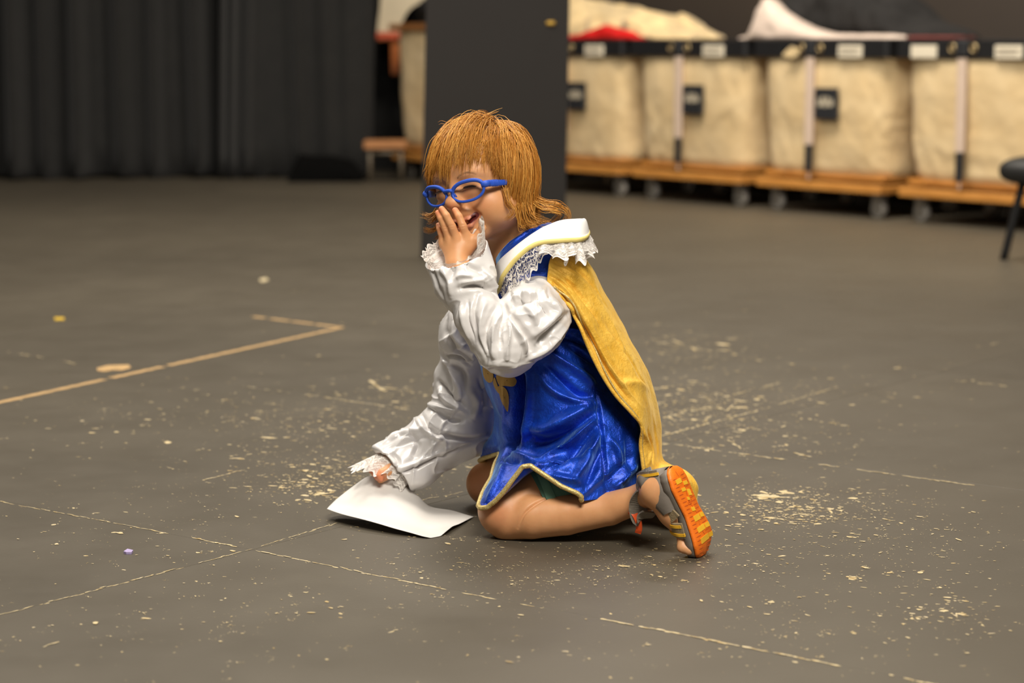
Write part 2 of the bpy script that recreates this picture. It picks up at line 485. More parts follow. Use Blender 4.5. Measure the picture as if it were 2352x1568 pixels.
def cart(loc_origin=(0, 0, 0), seed=0, first=True, zscale=1.0, rimmat=None, logo=True, label='', tagged=True, rimh=None):
    """front is the y=0 side facing -y, x from 0 to CW"""
    rg = np.random.default_rng(seed)
    root = thing('canvas_cart', label, 'cart', (0, 0, 0))
    ZCs, ZRs = ZC * zscale, ZR * zscale
    if rimh: ZCs = ZRs - rimh
    # canvas bag: rounded box, narrower and rounded at the foot, creased
    nu, nv = 46, 200
    a = np.linspace(0, 2 * math.pi, nv, endpoint=False)
    def sup(c, s, n=7): return np.abs(np.cos(a)) ** (2 / n) * np.sign(np.cos(a)) * c, np.abs(np.sin(a)) ** (2 / n) * np.sign(np.sin(a)) * s
    V = []
    for k in range(nu):
        t = k / (nu - 1)
        z = ZB + (ZCs - ZB) * t
        foot = max(0, 1 - t / .13)
        ins = .05 * foot ** 2.0 + .030 * (1 - t) ** .8
        bul = .014 * math.sin(t * math.pi) ** .7
        x, y = sup(CW / 2 - ins - .008 + bul * .2, CD / 2 - ins - .008 + bul)
        V.append(np.stack([CW / 2 + x, CD / 2 + y, np.full(nv, z - .0 * foot)], -1))
    V = np.array(V)
    q = V + np.array([seed * 3.1, 0, 0])
    d = .008 * noise(q, .21) + .006 * noise(q * np.array([1, 1, .7]) + np.array([0, 0, 1]) * q[..., :1] * .8, .09) + .002 * noise(q, .03)
    # a few slanted creases on the front
    for _ in range(7):
        cx, cz, an, ln, am = rg.uniform(.1, CW - .1), rg.uniform(.2, .6), rg.uniform(.3, .9) * rg.choice((-1, 1)), rg.uniform(.1, .25), rg.uniform(-.009, .009)
        X, Z = V[..., 0] - cx, V[..., 2] - cz
        s1, s2 = X * math.cos(an) + Z * math.sin(an), -X * math.sin(an) + Z * math.cos(an)
        d += am * np.exp(-(s1 / ln) ** 2 - (s2 / .025) ** 2)
    fade = np.clip((ZCs - V[..., 2]) / .05, 0, 1)
    c = np.array([CW / 2, CD / 2, 0]); n = V - c; n[..., 2] = 0
    n[..., 0] *= .72; n /= np.linalg.norm(n, axis=-1, keepdims=True)
    V = V + n * (d * fade)[..., None]
    v = V.reshape(-1, 3); fs = gridfaces(nu, nv, True)
    bot = len(v)
    v = np.concatenate([v, [[CW / 2, CD / 2, ZB]]])
    f = [tuple(x[::-1]) for x in fs.tolist()] + [((j + 1) % nv, j, bot)[::-1] for j in range(nv)]
    # canvas thickness inside
    vi = V[8:] - n[8:] * .008
    b0 = len(v); v = np.concatenate([v, vi.reshape(-1, 3)])
    f += [tuple(int(i) + b0 for i in x) for x in gridfaces(nu - 8, nv, True).tolist()]
    obj('canvas_bag', v, f, MC, root)
    # inside liner floor so that the cart reads as full
    lb = MB(); lb.box((.04, .04, ZB + .02), (CW - .04, CD - .04, ZB + .04)); lb.build('inner_floor', MWOOD, root)
    # rim
    rb = MB()
    t_ = .012
    for lo, hi in (((0, -t_, ZCs - .012), (CW, .006, ZRs)), ((0, CD - .006, ZCs - .012), (CW, CD + t_, ZRs)), ((-.004, .0, ZCs - .012), (.012, CD, ZRs)), ((CW - .012, .0, ZCs - .012), (CW + .004, CD, ZRs))):
        rb.box(lo, hi, .004)
    rim = rb.build('rim', rimmat or MRIM, root)
    def front(z): return -.016 - .0 * z
    # strap and black tag
    if logo:
        sx = CW * .45
        sb = MB(); sb.box((sx - .026, -.021, .335), (sx + .026, -.009, ZCs - .01), .002); sb.build('strap', MSTRAP, root)
        sb = MB(); sb.box((sx - .020, -.025, .205), (sx + .020, -.009, .335), .003); sb.build('strap_end', MTAG, root)
        sb = MB(); sb.box((sx - .004, -.018, .17), (sx + .004, -.006, .205), .001); sb.build('cord', MSTRAP, root)
        # handle bracket on the rim with two grommets
        hb = MB(); hb.box((sx - .035, -.03, ZRs - .075), (sx + .035, -.011, ZRs - .004), .006)
        br = hb.build('bracket', MTAG, rim)
        for dx in (-.062, .062):
            g = MB(); an = np.linspace(0, 2 * math.pi, 14, endpoint=False)
            g.tube([(sx + dx + .017 * math.cos(x), -.014, ZRs - .04 + .017 * math.sin(x)) for x in an], .006, 6, True)
            g.build('grommet', MBRASS, rim, True)
        # black patch with a pale print
        px_, pz = CW * .58, .535
        pb = MB(); pb.box((px_ - .075, -.024, pz - .075), (px_ + .075, -.008, pz + .075), .003); pa = pb.build('logo_patch', MTAG, root)
        mk = MB()
        for k in range(6):
            x0 = px_ - .052 + k * .0175
            h = .026 + .004 * math.cos((k - 2.5) * 1.3)
            zc = pz + .002 + .004 * math.cos((k - 2.5) / 2.6 * 1.4)
            sl = .004 * (1 if k % 2 else -1)
            mk.add([(x0 + a_, -.0248 + b_, zc + c_) for b_ in (0, .002) for a_, c_ in ((sl, h), (.012 + sl, h), (.012 - sl, -h * .75), (-sl, -h * .75))],
                   [(0, 1, 2, 3), (7, 6, 5, 4), (0, 4, 5, 1), (1, 5, 6, 2), (2, 6, 7, 3), (3, 7, 4, 0)])
        mk.box((px_ - .056, -.0247, pz - .008), (px_ + .056, -.022, pz + .010))
        mk.build('logo_print', MINK, pa)
        # label card holder
        cx0 = CW * .66
        cb = MB(); cb.box((cx0, -.020, ZCs - .012), (cx0 + .155, -.008, ZCs + .047), .003); ca = cb.build('label_card', MCARD, rim)
        wb = MB()
        for k, ln in enumerate((.11, .125)):
            wb.box((cx0 + .015, -.0212, ZCs + .008 + k * .016), (cx0 + .015 + ln, -.019, ZCs + .014 + k * .016))
        wb.build('card_line', MWRITE, ca)
    # dolly: two runners, two cross boards
    wb = MB()
    wb.box((.022, -.008, .118), (CW - .022, .075, .158), .004); wb.build('dolly_board', MWOOD, root)
    wb = MB(); wb.box((.022, CD - .075, .118), (CW - .022, CD + .008, .158), .004); wb.build('dolly_board', MWOOD, root)
    for x in (.03, CW - .11):
        wb = MB(); wb.box((x, .077, .120), (x + .08, CD - .077, .157), .004); wb.build('dolly_board', MWOOD, root)
    # casters
    for x in (.10, CW - .10):
        for y in (.075, CD - .075):
            cb = MB(); cb.box((x - .04, y - .035, .108), (x + .04, y + .035, .1175), .002)
            for s in (-1, 1):
                cb.box((x - .025, y + s * .022 - .002, .03), (x + .025, y + s * .022 + .002, .11))
            c_ = cb.build('caster', MSTEEL, root)
            wv, wf = tube([(x, y - .016, .042), (x, y - .013, .042), (x, y + .013, .042), (x, y + .016, .042)], [.036, .042, .042, .036], 18)
            obj('wheel', wv, wf, MWHEEL, c_)
    return root
ang = math.atan2(uR[1], uR[0])
def place(root, t, off=0.0):
    p = R0 + uR * t - nR * off
    root.location = p
    root.rotation_euler = (0, 0, ang)
PIT = .957
def copy_thing(src, label):
    r = src.copy(); COL.objects.link(r); r['label'] = label
    for ch in src.children:
        c = ch.copy(); COL.objects.link(c); c.parent = r
        for g in ch.children:
            d = g.copy(); COL.objects.link(d); d.parent = c
    return r
labs = ['cream canvas cart half hidden by the black flat, cream pile and red cloth on it',
        'cream canvas cart second from the black flat, small cream tuft on its rim',
        'cream canvas cart under the cream cloth that rises in a peak',
        'cream canvas cart behind the black chair, without a logo patch in view']
kids = {}
carts = []
for i, lb in enumerate(labs):
    c = cart(seed=i + 1, label=lb) if i < 4 else None
    if i == 3:
        for ch in list(c.children):
            if ch.name.startswith('logo_patch'):
                for g in list(ch.children): bpy.data.objects.remove(g)
                bpy.data.objects.remove(ch)
    place(c, (i - 1) * PIT - .01)
    for q in (c,): q['group'] = 'cream canvas carts in the diagonal row'
    carts.append(c)
# a second white card on the last cart's rim
rim4 = [x for x in carts[3].children if x.name.startswith('rim')][0]
cb = MB(); cb.box((.09, -.020, ZC - .012), (.245, -.008, ZC + .047), .003); cb.build('label_card', MCARD, rim4)
c0 = cart(seed=9, label='tall cream canvas cart seen at the edge between shelf and black flat', zscale=1.12, rimh=.03, rimmat=simple('wood_rim', lin(150, 100, 55), .6), logo=False)
place(c0, -2 * PIT - .42)
c0.location.y -= .12; c0.location.x += .02

# ---------------------------------------------------------------- cloth piled on the carts
def rowpt(px, py, off):
    r = ray(px, py); k = r[0] / r[1]
    base = R0 - nR * off
    t = (k * base[1] - base[0]) / (uR[0] - k * uR[1])
    p = base + uR * t
    return t, CAM + r * (p[1] / r[1])
def mound(name, prof, off, half, z0, m, label, cat, seed=0, rough=.02, sharp=.6, hang=None):
    """prof: (px, py) of the top outline; the heap stands on the rims at height z0"""
    pts = [rowpt(px, py, off) for px, py in prof]
    ts = np.array([p[0] for p in pts]); zs = np.array([p[1][2] for p in pts])
    o = np.argsort(ts); ts, zs = ts[o], np.maximum(zs[o], z0 + .012)
    nu, nv = 90, 48
    tt = np.linspace(ts[0], ts[-1], nu); zz = np.interp(tt, ts, zs)
    k = np.ones(3) / 3; zz = np.concatenate([zz[:1], np.convolve(zz, k, 'valid'), zz[-1:]])
    V = []
    for i in range(nu):
        e = min(i, nu - 1 - i) / (nu - 1)
        hw = half * min(1, .25 + (e * 9) ** .5)
        a = np.linspace(0, 2 * math.pi, nv, endpoint=False)
        cy = np.cos(a); sy = np.sin(a)
        y = hw * np.sign(cy) * np.abs(cy) ** .8
        h = zz[i] - z0
        z = np.where(sy > 0, h * np.abs(sy) ** sharp, 0 * sy)
        b = R0 - nR * off + uR * tt[i]
        V.append(b[None, :] - nR[None, :] * y[:, None] + np.array([0, 0, 1])[None, :] * (z0 + z)[:, None])
    V = np.array(V); q = V + seed * 5.3
    hfac = np.clip((V[..., 2] - z0) / .05, 0, 1)
    d = rough * (noise(q, .10) + .6 * noise(q * np.array([1, 1, 1.6]), .05)) + rough * .7 * (np.abs(noise(q, .16)) * -2 + .6)
    n = np.stack([np.full(V.shape[:2], nR[0]), np.full(V.shape[:2], nR[1]), np.full(V.shape[:2], .5)], -1)
    V = V + n * (d * hfac)[..., None]
    V[..., 2] = np.maximum(V[..., 2], z0)
    v = V.reshape(-1, 3)
    f = [tuple(x) for x in gridfaces(nu, nv, True).tolist()]
    f += [tuple(range(nv)), tuple((nu - 1) * nv + j for j in range(nv - 1, -1, -1))]
    return tag(obj(name, v, f, m), label, cat)
MCR = simple('cream_fleece', lin(222, 196, 146), .9, .24, 9, .6, 45, Sheen_Weight=.3)
MPK = simple('pale_satin', lin(214, 196, 182), .5, .06, 10, .2, 40)
MRD = simple('red_cloth', lin(205, 18, 14), .7, .25, 14, .3, 60)
MDR = simple('dark_red_cloth', lin(105, 42, 36), .8, .2, 14, .3, 60)
MBL = simple('black_cloth', (.0085, .0075, .007), .9, .4, 8, .4, 30)
zt = ZR + .005
mound('fleece_heap', [(1240, -40), (1310, -10), (1340, -2), (1400, 8), (1440, 18), (1480, 36), (1500, 34), (1520, 24), (1545, 36), (1562, 60), (1580, 72), (1600, 76), (1612, 86)], .40, .25, zt, MCR,
      'heap of cream fleece lying over the two carts next to the black flat', 'cloth heap', 1, .034)
mound('red_cloth', [(1300, 88), (1335, 78), (1372, 62), (1395, 58), (1420, 64), (1450, 72), (1466, 84), (1480, 93)], .05, .042, zt, MRD, 'bright red cloth peeking out under the cream fleece heap', 'cloth', 2, .010)
mound('fleece_tuft', [(1610, 92), (1622, 80), (1636, 78), (1648, 84), (1654, 94)], .05, .04, zt, MCR, 'small cream tuft on the rim just above a white card', 'cloth', 3, .006)
mound('black_cloth_heap', [(1790, 40), (1830, 0), (1880, -20), (1960, -40), (2040, -35), (2090, 0), (2120, 40), (2170, 62), (2215, 90)], .42, .2, zt, MBL, 'dark heap of black cloth behind the peaked cream cloth', 'cloth heap', 5, .03)
mound('maroon_cloth', [(2105, 96), (2140, 92), (2165, 84), (2185, 84), (2205, 90), (2220, 97)], .12, .09, zt, MDR, 'dull maroon cloth low on the cart beside the black heap', 'cloth', 6, .008)
mound('cream_cloth', [(1708, 104), (1722, 90), (1742, 78), (1752, 52), (1757, 22), (1762, -4), (1778, -2), (1800, 24), (1830, 44), (1870, 66), (1910, 76), (1980, 78), (2040, 77), (2062, 80), (2086, 96)], .10, .09, zt, MPK, 'cream satin cloth rising in a tall peak on the third cart', 'cloth', 4, .012, 1.0)
# corner of cream cloth hanging over the rim
t0, q0 = rowpt(1812, 108, -.02)
cb = MB()
qa = [rowpt(*p, -.040)[1] for p in ((1818, 106), (1832, 112), (1834, 124), (1822, 134), (1796, 128), (1806, 116))]
cb.v = [tuple(p) for p in qa] + [tuple(p - nR * .006) for p in qa]
cb.f = [tuple(range(6)), tuple(range(11, 5, -1))] + [(i, i + 6, (i + 1) % 6 + 6, (i + 1) % 6) for i in range(6)]
c = cb.build('hanging_corner', MCR, None)
par = [o for o in COL.objects if o.name == 'cream_cloth'][0]
c.parent = par
# black bundle on the tall cart
zt0 = ZR * 1.12 + .004
t0 = -2 * PIT - .20
def bundle():
    V = []
    nu, nv = 24, 32
    for i in range(nu):
        u = math.pi * i / (nu - 1)
        for j in range(nv):
            a = 2 * math.pi * j / nv
            V.append((CW * .42 + .40 * math.sin(u) ** .6 * math.cos(a), CD * .5 + .27 * math.sin(u) ** .6 * math.sin(a), max(-.001, .10 - .10 * math.cos(u) * 1.0 - .02)))
    V = np.array(V); V += (noise(V, .12) * .015)[:, None] * np.array([1, 1, .6]); V[:, 2] = np.maximum(V[:, 2], 0)
    c, s = math.cos(ang), math.sin(ang)
    L = c0.location
    W = np.stack([L.x + V[:, 0] * c - V[:, 1] * s, L.y + V[:, 0] * s + V[:, 1] * c, zt0 + V[:, 2]], -1)
    tag(obj('black_bundle', W, gridfaces(nu, nv, True)[:, ::-1], MBL), 'black bundle of cloth on top of the tall cart', 'cloth heap')
bundle()

# ================================================================ SHELF, BOARD, LOW BENCH
Ys = 13.75
def X_at(px, py, Y): return P(px, py, Y)[0]
xl, xr = X_at(865, 85, Ys), X_at(952, 85, Ys)
zt_, zb_ = P(865, 78, Ys)[2], P(865, 93, Ys)[2]
c0.location.x += .0
sh = thing('wooden_shelf', 'orange-brown wooden wall shelf beside the curtain carrying a white panel', 'shelf', (xl, Ys, 0))
MSH = simple('shelf_wood', lin(170, 92, 30), .5, .15, 8)
b = MB(); b.box((xl, Ys, zb_), (xr, 14.298, zt_), .003); b.build('shelf_board', MSH, sh)
b = MB(); b.box((xl + .002, Ys - .006, zt_ - .030), (xr, Ys - .0005, zt_ + .012), .002); b.build('front_edge', simple('edge_red', lin(200, 84, 50), .5), sh)
x1, x2 = X_at(898, 130, Ys + .03), X_at(918, 130, Ys + .03)
b = MB(); b.box((x1, Ys + .03, P(900, 172, Ys + .03)[2]), (x2, Ys + .09, zb_ - .0005), .003); b.build('bracket_post', MSH, sh)
b = MB(); b.box((x1 + .01, Ys + .091, P(900, 172, Ys + .03)[2]), (x2 - .01, 14.298, P(900, 172, Ys + .03)[2] + .05), .003); b.build('bracket_arm', MSH, sh)
ol = [(866, 77), (868, 55), (872, 25), (876, -30), (880, -120), (1000, -120), (1000, 2), (980, 3), (962, 8), (947, 16), (936, 27), (928, 40), (923, 52), (920, 64), (919, 77)]
pf = [P(x, y, Ys + .06) for x, y in ol]; zmin = min(p[2] for p in pf)
for p in pf: p[2] = max(p[2], zt_ + .0005)
n = len(pf)
v = [tuple(p) for p in pf] + [(p[0], p[1] + .05, p[2]) for p in pf]
tag(obj('white_panel', v, [tuple(range(n)), tuple(range(2 * n - 1, n - 1, -1))] + [(i, n + i, n + (i + 1) % n, (i + 1) % n) for i in range(n)],
        simple('panel_white', lin(216, 202, 172), .5, .03), None, False), 'white panel with an arched cut-out standing on the wooden shelf', 'panel')
Yb = 12.98
bx0, bx1 = X_at(835, 335, Yb), X_at(934, 335, Yb)
zb1, zb0 = P(835, 323, Yb)[2], P(835, 343, Yb)[2]
bn = thing('low_bench', 'low wooden bench on pale metal legs at the end of the curtain', 'bench', (bx0, Yb, 0))
b = MB(); b.box((bx0, Yb, zb0), (bx1, Yb + .17, zb1), .006); b.build('bench_top', simple('bench_wood', lin(176, 122, 76), .5, .15, 10), bn)
MLEG = simple('bench_leg', (.17, .14, .10), .5, .1, metallic=.3)
for x in (bx0 + .035, bx1 - .035):
    for y in (Yb + .03, Yb + .14):
        b = MB(); b.tube([(x, y, 0), (x, y, zb0)], .011, 8); b.build('leg', MLEG, bn, True)
for y in (Yb + .03, Yb + .14):
    b = MB(); b.tube([(bx0 + .05, y, zb0 - .022), (bx1 - .05, y, zb0 - .022)], .012, 8); b.build('rail', MLEG, bn, True)

# ================================================================ BLACK FLAT BEHIND THE CHILD
Yf = G(970, 592)[1]
MFL = simple('flat_paint', lin(39, 35, 32), .8, .05, 3, .12, 120)
tl, bl, br_ = P(978.5, 0, Yf), P(966, 592, Yf), P(1297, 592, Yf)
tr = P(1308.5, 0, Yf)
ft = thing('scenery_flat', 'tall narrow charcoal-painted scenery flat standing behind the child', 'flat', (bl[0] + .28, Yf, 0))
kz = 2.35 / tl[2]
def lerp(a, b, z): return a[0] + (b[0] - a[0]) * z / a_z
a_z = tl[2]
zT = 2.3
v = []
for y in (Yf, Yf + .045):
    for z in (0.0, zT):
        for p0, p1 in ((bl, tl), (br_, tr)):
            v.append((p0[0] + (p1[0] - p0[0]) * z / a_z, y, z))
obj('panel_board', v, [(0, 1, 3, 2), (5, 4, 6, 7), (0, 4, 5, 1), (2, 3, 7, 6), (0, 2, 6, 4), (1, 5, 7, 3)], MFL, ft, False)
b = MB(); xm = bl[0] + .28
b.box((xm - .03, Yf + .046, .0), (xm + .03, Yf + .62, .05), .003); b.build('foot_brace', MFL, ft)
b = MB(); b.tube([(xm, Yf + .60, .051), (xm, Yf + .06, 1.3)], .018, 8); b.build('stay', MFL, ft, True)
kx, kz_ = P(1268, 53, Yf)[0], P(1268, 53, Yf)[2]
b = MB(); b.box((kx - .022, Yf - .010, kz_ - .008), (kx + .012, Yf + .001, kz_ + .007), .003); b.build('latch', simple('latch_brass', lin(196, 156, 60), .4, .1, metallic=.3), ft, True)

# ================================================================ CHAIR AT THE EDGE
Yc = 8.27
MCH = simple('chair_vinyl', (.013, .013, .012), .55, .15, 20, .2, 150)
MCL = simple('chair_leg', (.012, .012, .013), .4, .1)
sx0 = P(2319, 390, Yc)[0]; sz1 = P(2319, 356, Yc)[2]; sz0 = P(2319, 428, Yc)[2]
fx = G(2303, 600)
ch = thing('padded_chair', 'black padded chair standing half out of view beside the carts', 'chair', (sx0 + .05, Yc, 0))
def turn(o=ch):
    o.rotation_euler = (0, 0, math.radians(-42)); o.location.x += .012
def padded(lo, hi, n=4.0, nu=24, nv=40):
    lo, hi = np.array(lo), np.array(hi); c, h = (lo + hi) / 2, (hi - lo) / 2
    V = []
    for i in range(nu):
        u = -math.pi / 2 + math.pi * i / (nu - 1)
        for j in range(nv):
            a = 2 * math.pi * j / nv
            e = lambda x, p: math.copysign(abs(x) ** p, x)
            V.append(c + h * np.array([e(math.cos(u), .45) * e(math.cos(a), 2 / n), e(math.cos(u), .45) * e(math.sin(a), 2 / n), e(math.sin(u), .8)]))
    return np.array(V), gridfaces(nu, nv, True)[:, ::-1]
v, f = padded((sx0 - .05, Yc - .10, sz0), (sx0 + .46, Yc + .41, sz1), 6.0); obj('seat', v, f, MCH, ch)
v, f = padded((sx0 + .43, Yc - .03, sz1 + .08), (sx0 + .50, Yc + .39, sz1 + .46)); obj('backrest', v, f, MCH, ch)
for (x0, y0, x1, y1) in ((sx0 + .035, Yc + .0, fx[0], Yc - .02), (sx0 + .035, Yc + .36, fx[0], Yc + .40), (sx0 + .42, Yc + .0, sx0 + .49, Yc - .02), (sx0 + .42, Yc + .36, sx0 + .49, Yc + .40)):
    b = MB(); b.tube(spline([(x1, y1, 0), ((x0 * .55 + x1 * .45), (y0 + y1) / 2, sz0 * .55), (x0 + (.005 if x0 < sx0 + .2 else 0), y0, sz0 + .02)], 10), .0155, 10); b.build('leg', MCL, ch, True)
for y in (Yc + .04, Yc + .32):
    b = MB(); b.tube([(sx0 + .40, y, sz0 + .03), (sx0 + .47, y, sz1 + .02), (sx0 + .475, y, sz1 + .16)], .012, 8); b.build('back_post', MCL, ch, True)

turn()

# black drape bunched on the floor under the second curtain
def bunch():
    V = []
    nu, nv = 60, 24
    a, b = P(660, 410, 13.0), P(832, 410, 13.0)
    for i in range(nu):
        u = i / (nu - 1)
        for j in range(nv):
            t = math.pi * j / (nv - 1)
            h = .17 * min(1, (min(u, 1 - u) * 6) ** .6 + .05) * (1 - .25 * u)
            V.append((a[0] + (b[0] - a[0]) * u, 13.12 - .13 * math.cos(t), max(.001, h * math.sin(t) ** .7)))
    V = np.array(V); V += (noise(V, .13) * .02)[:, None] * np.array([0, 1, 1]); V[:, 2] = np.maximum(V[:, 2], .001)
    f = [tuple(x[::-1]) for x in gridfaces(nu, nv).tolist()] 
    tag(obj('bunched_drape', V, f, simple('bunched_black', (.0022, .0021, .002), .95, .2, 8, Specular_IOR_Level=.1)), 'low roll of black drape lying on the floor at the foot of the flatter curtain', 'drape')
bunch()
# ================================================================ THE CHILD: one continuous body grown from a distance field
person = thing('person', 'ginger-haired child in blue velvet tunic and yellow cape, kneeling with a hand over the mouth', 'person', (0.08, 3.68, 0))
BIG = 1.0
class Field:
    def __init__(s, xs, ys, zs):
        s.x, s.y, s.z = [np.array(a, np.float32) for a in (xs, ys, zs)]
        s.F = np.full((len(xs), len(ys), len(zs)), BIG, np.float32)
    def _box(s, lo, hi):
        r = []
        for a, l, h in zip((s.x, s.y, s.z), lo, hi):
            r.append(slice(max(0, np.searchsorted(a, l)), min(len(a), np.searchsorted(a, h) + 1)))
        return tuple(r)
    def _pts(s, b):
        return np.meshgrid(s.x[b[0]], s.y[b[1]], s.z[b[2]], indexing='ij', sparse=True)
    def _mix(s, b, d, k, sub=False):
        F = s.F[b]
        if F.size == 0: return
        if sub:
            d = -d
            h = np.clip(.5 - .5 * (F - d) / k, 0, 1)
            s.F[b] = F + (d - F) * h + k * h * (1 - h)
        else:
            h = np.clip(.5 + .5 * (F - d) / k, 0, 1)
            s.F[b] = F + (d - F) * h - k * h * (1 - h)
    def cone(s, a, b_, r1, r2, k=.01, sub=False):
        a, b_ = np.array(a, float), np.array(b_, float)
        m = max(r1, r2) + k + .012
        bx = s._box(np.minimum(a, b_) - m, np.maximum(a, b_) + m)
        X, Y, Z = s._pts(bx)
        d = b_ - a; L = d.dot(d) + 1e-12
        t = np.clip(((X - a[0]) * d[0] + (Y - a[1]) * d[1] + (Z - a[2]) * d[2]) / L, 0, 1)
        D = np.sqrt((X - a[0] - t * d[0]) ** 2 + (Y - a[1] - t * d[1]) ** 2 + (Z - a[2] - t * d[2]) ** 2) - (r1 + (r2 - r1) * t)
        s._mix(bx, D.astype(np.float32), k, sub)
    def chain(s, pts, rs, k=.01, kin=.012, sub=False):
        for i in range(len(pts) - 1): s.cone(pts[i], pts[i + 1], rs[i], rs[i + 1], k if i == 0 else kin, sub)
    def ell(s, c, r, R=None, k=.01, sub=False):
        c, r = np.array(c, float), np.array(r, float)
        R = np.eye(3) if R is None else np.array(R)
        m = r.max() + k + .012
        bx = s._box(c - m, c + m)
        X, Y, Z = s._pts(bx)
        X, Y, Z = X - c[0], Y - c[1], Z - c[2]
        k0 = k1 = 0
        for i in range(3):
            q = (X * R[0, i] + Y * R[1, i] + Z * R[2, i]) / r[i]
            k0 = k0 + q * q; k1 = k1 + (q / r[i]) ** 2
        k0 = np.sqrt(k0); D = k0 * (k0 - 1) / (np.sqrt(k1) + 1e-9)
        s._mix(bx, D.astype(np.float32), k, sub)
    def plane(s, p, n, k=.003):
        """cut away everything on the side n points to"""
        n = np.array(n, float) / np.linalg.norm(n)
        X, Y, Z = s._pts((slice(None),) * 3)
        D = -((X - p[0]) * n[0] + (Y - p[1]) * n[1] + (Z - p[2]) * n[2])
        s._mix((slice(None),) * 3, D.astype(np.float32), k, True)
    def mesh(s, smooth=2):
        F = s.F; ins = F < 0
        nx, ny, nz = F.shape
        ax = (s.x, s.y, s.z)
        cid, cpt, quads = [], [], []
        for d in range(3):
            sl0 = [slice(None)] * 3; sl1 = [slice(None)] * 3
            sl0[d] = slice(0, -1); sl1[d] = slice(1, None)
            I = np.argwhere(ins[tuple(sl0)] != ins[tuple(sl1)])
            e = [(d + 1) % 3, (d + 2) % 3]
            ok = (I[:, e[0]] > 0) & (I[:, e[1]] > 0) & (I[:, e[0]] < F.shape[e[0]] - 1) & (I[:, e[1]] < F.shape[e[1]] - 1)
            I = I[ok]
            J = I.copy(); J[:, d] += 1
            f0, f1 = F[I[:, 0], I[:, 1], I[:, 2]], F[J[:, 0], J[:, 1], J[:, 2]]
            t = f0 / (f0 - f1)
            pt = np.stack([ax[q][I[:, q]] for q in range(3)], -1).astype(float)
            pt[:, d] += t * (ax[d][J[:, d]] - ax[d][I[:, d]])
            cells = []
            for a, b in ((-1, -1), (0, -1), (0, 0), (-1, 0)):
                c = I.copy(); c[:, e[0]] += a; c[:, e[1]] += b
                cells.append((c[:, 0].astype(np.int64) * ny + c[:, 1]) * nz + c[:, 2])
            cid += cells; cpt += [pt] * 4
            q = np.stack(cells, -1)
            inv = ~ins[I[:, 0], I[:, 1], I[:, 2]]
            q[inv] = q[inv][:, ::-1]
            quads.append(q)
        cid = np.concatenate(cid); cpt = np.concatenate(cpt)
        u, ix = np.unique(cid, return_inverse=True)
        cnt = np.bincount(ix)
        V = np.stack([np.bincount(ix, cpt[:, k]) / cnt for k in range(3)], -1)
        Q = np.searchsorted(u, np.concatenate(quads))
        for _ in range(smooth): V = relax(V, Q, .5)
        return V, Q
def relax(V, Q, a=.5):
    S_ = np.zeros_like(V); n = np.zeros(len(V))
    for i in range(4):
        A, B = Q[:, i], Q[:, (i + 1) % 4]
        for k in range(3):
            S_[:, k] += np.bincount(A, V[B, k], len(V)) + np.bincount(B, V[A, k], len(V))
        n += np.bincount(A, minlength=len(V)) + np.bincount(B, minlength=len(V))
    return V * (1 - a) + a * S_ / np.maximum(n, 1)[:, None]
def vnormals(V, Q):
    n = np.cross(V[Q[:, 2]] - V[Q[:, 0]], V[Q[:, 3]] - V[Q[:, 1]])
    N = np.zeros_like(V)
    for i in range(4):
        for k in range(3): N[:, k] += np.bincount(Q[:, i], n[:, k], len(V))
    return N / (np.linalg.norm(N, axis=1)[:, None] + 1e-12)
def fineaxis(lo, hi, f0, f1, hf, hc):
    a = np.arange(lo, f0, hc); b = np.arange(f0, f1, hf); c = np.arange(f1, hi, hc)
    return np.concatenate([a, b, c])
# head frame
def frame(yaw, pitch, roll):
    y, p, r = map(math.radians, (yaw, pitch, roll))
    f = np.array([-math.sin(y), -math.cos(y), 0]); l = np.array([math.cos(y), -math.sin(y), 0]); u = np.array([0, 0, 1.])
    f, u = f * math.cos(p) - u * math.sin(p), u * math.cos(p) + f * math.sin(p)
    l, u = l * math.cos(r) + u * math.sin(r), u * math.cos(r) - l * math.sin(r)
    return np.stack([l, f, u], 1)
HC = P(1106, 402, 3.66)
HR = frame(35, 4, 10)
def hw(*p): return HC + HR @ np.array(p, float)
BX = fineaxis(-.30, .36, -.162, .062, .0014, .0021)
BY = fineaxis(3.37, 3.96, 3.535, 3.755, .0014, .0021)
BZ = fineaxis(-.01, .73, .462, .722, .0014, .0021)
B = Field(BX, BY, BZ)
def HE(c, r, k=.01, sub=False): B.ell(hw(*c), r, HR, k, sub)
# torso and limbs
nb = P(1206, 600, 3.69)
B.chain([nb, P(1228, 720, 3.705), P(1268, 880, 3.705), P(1370, 1035, 3.70)], [.055, .07, .078, .08], .03, .03)
shN, elN, wrN = P(1243, 690, 3.615), P(1165, 805, 3.49), P(1050, 602, 3.548)
shF, elF, wrF = P(1128, 700, 3.79), P(1068, 915, 3.84), P(905, 1056, 3.765)
B.cone(nb, shN, .036, .028, .03); B.cone(nb, shF, .04, .036, .03)
B.chain([shN, elN, wrN], [.027, .025, .0185], .02, .008)
B.chain([shF, elF, wrF], [.034, .026, .0185], .02, .008)
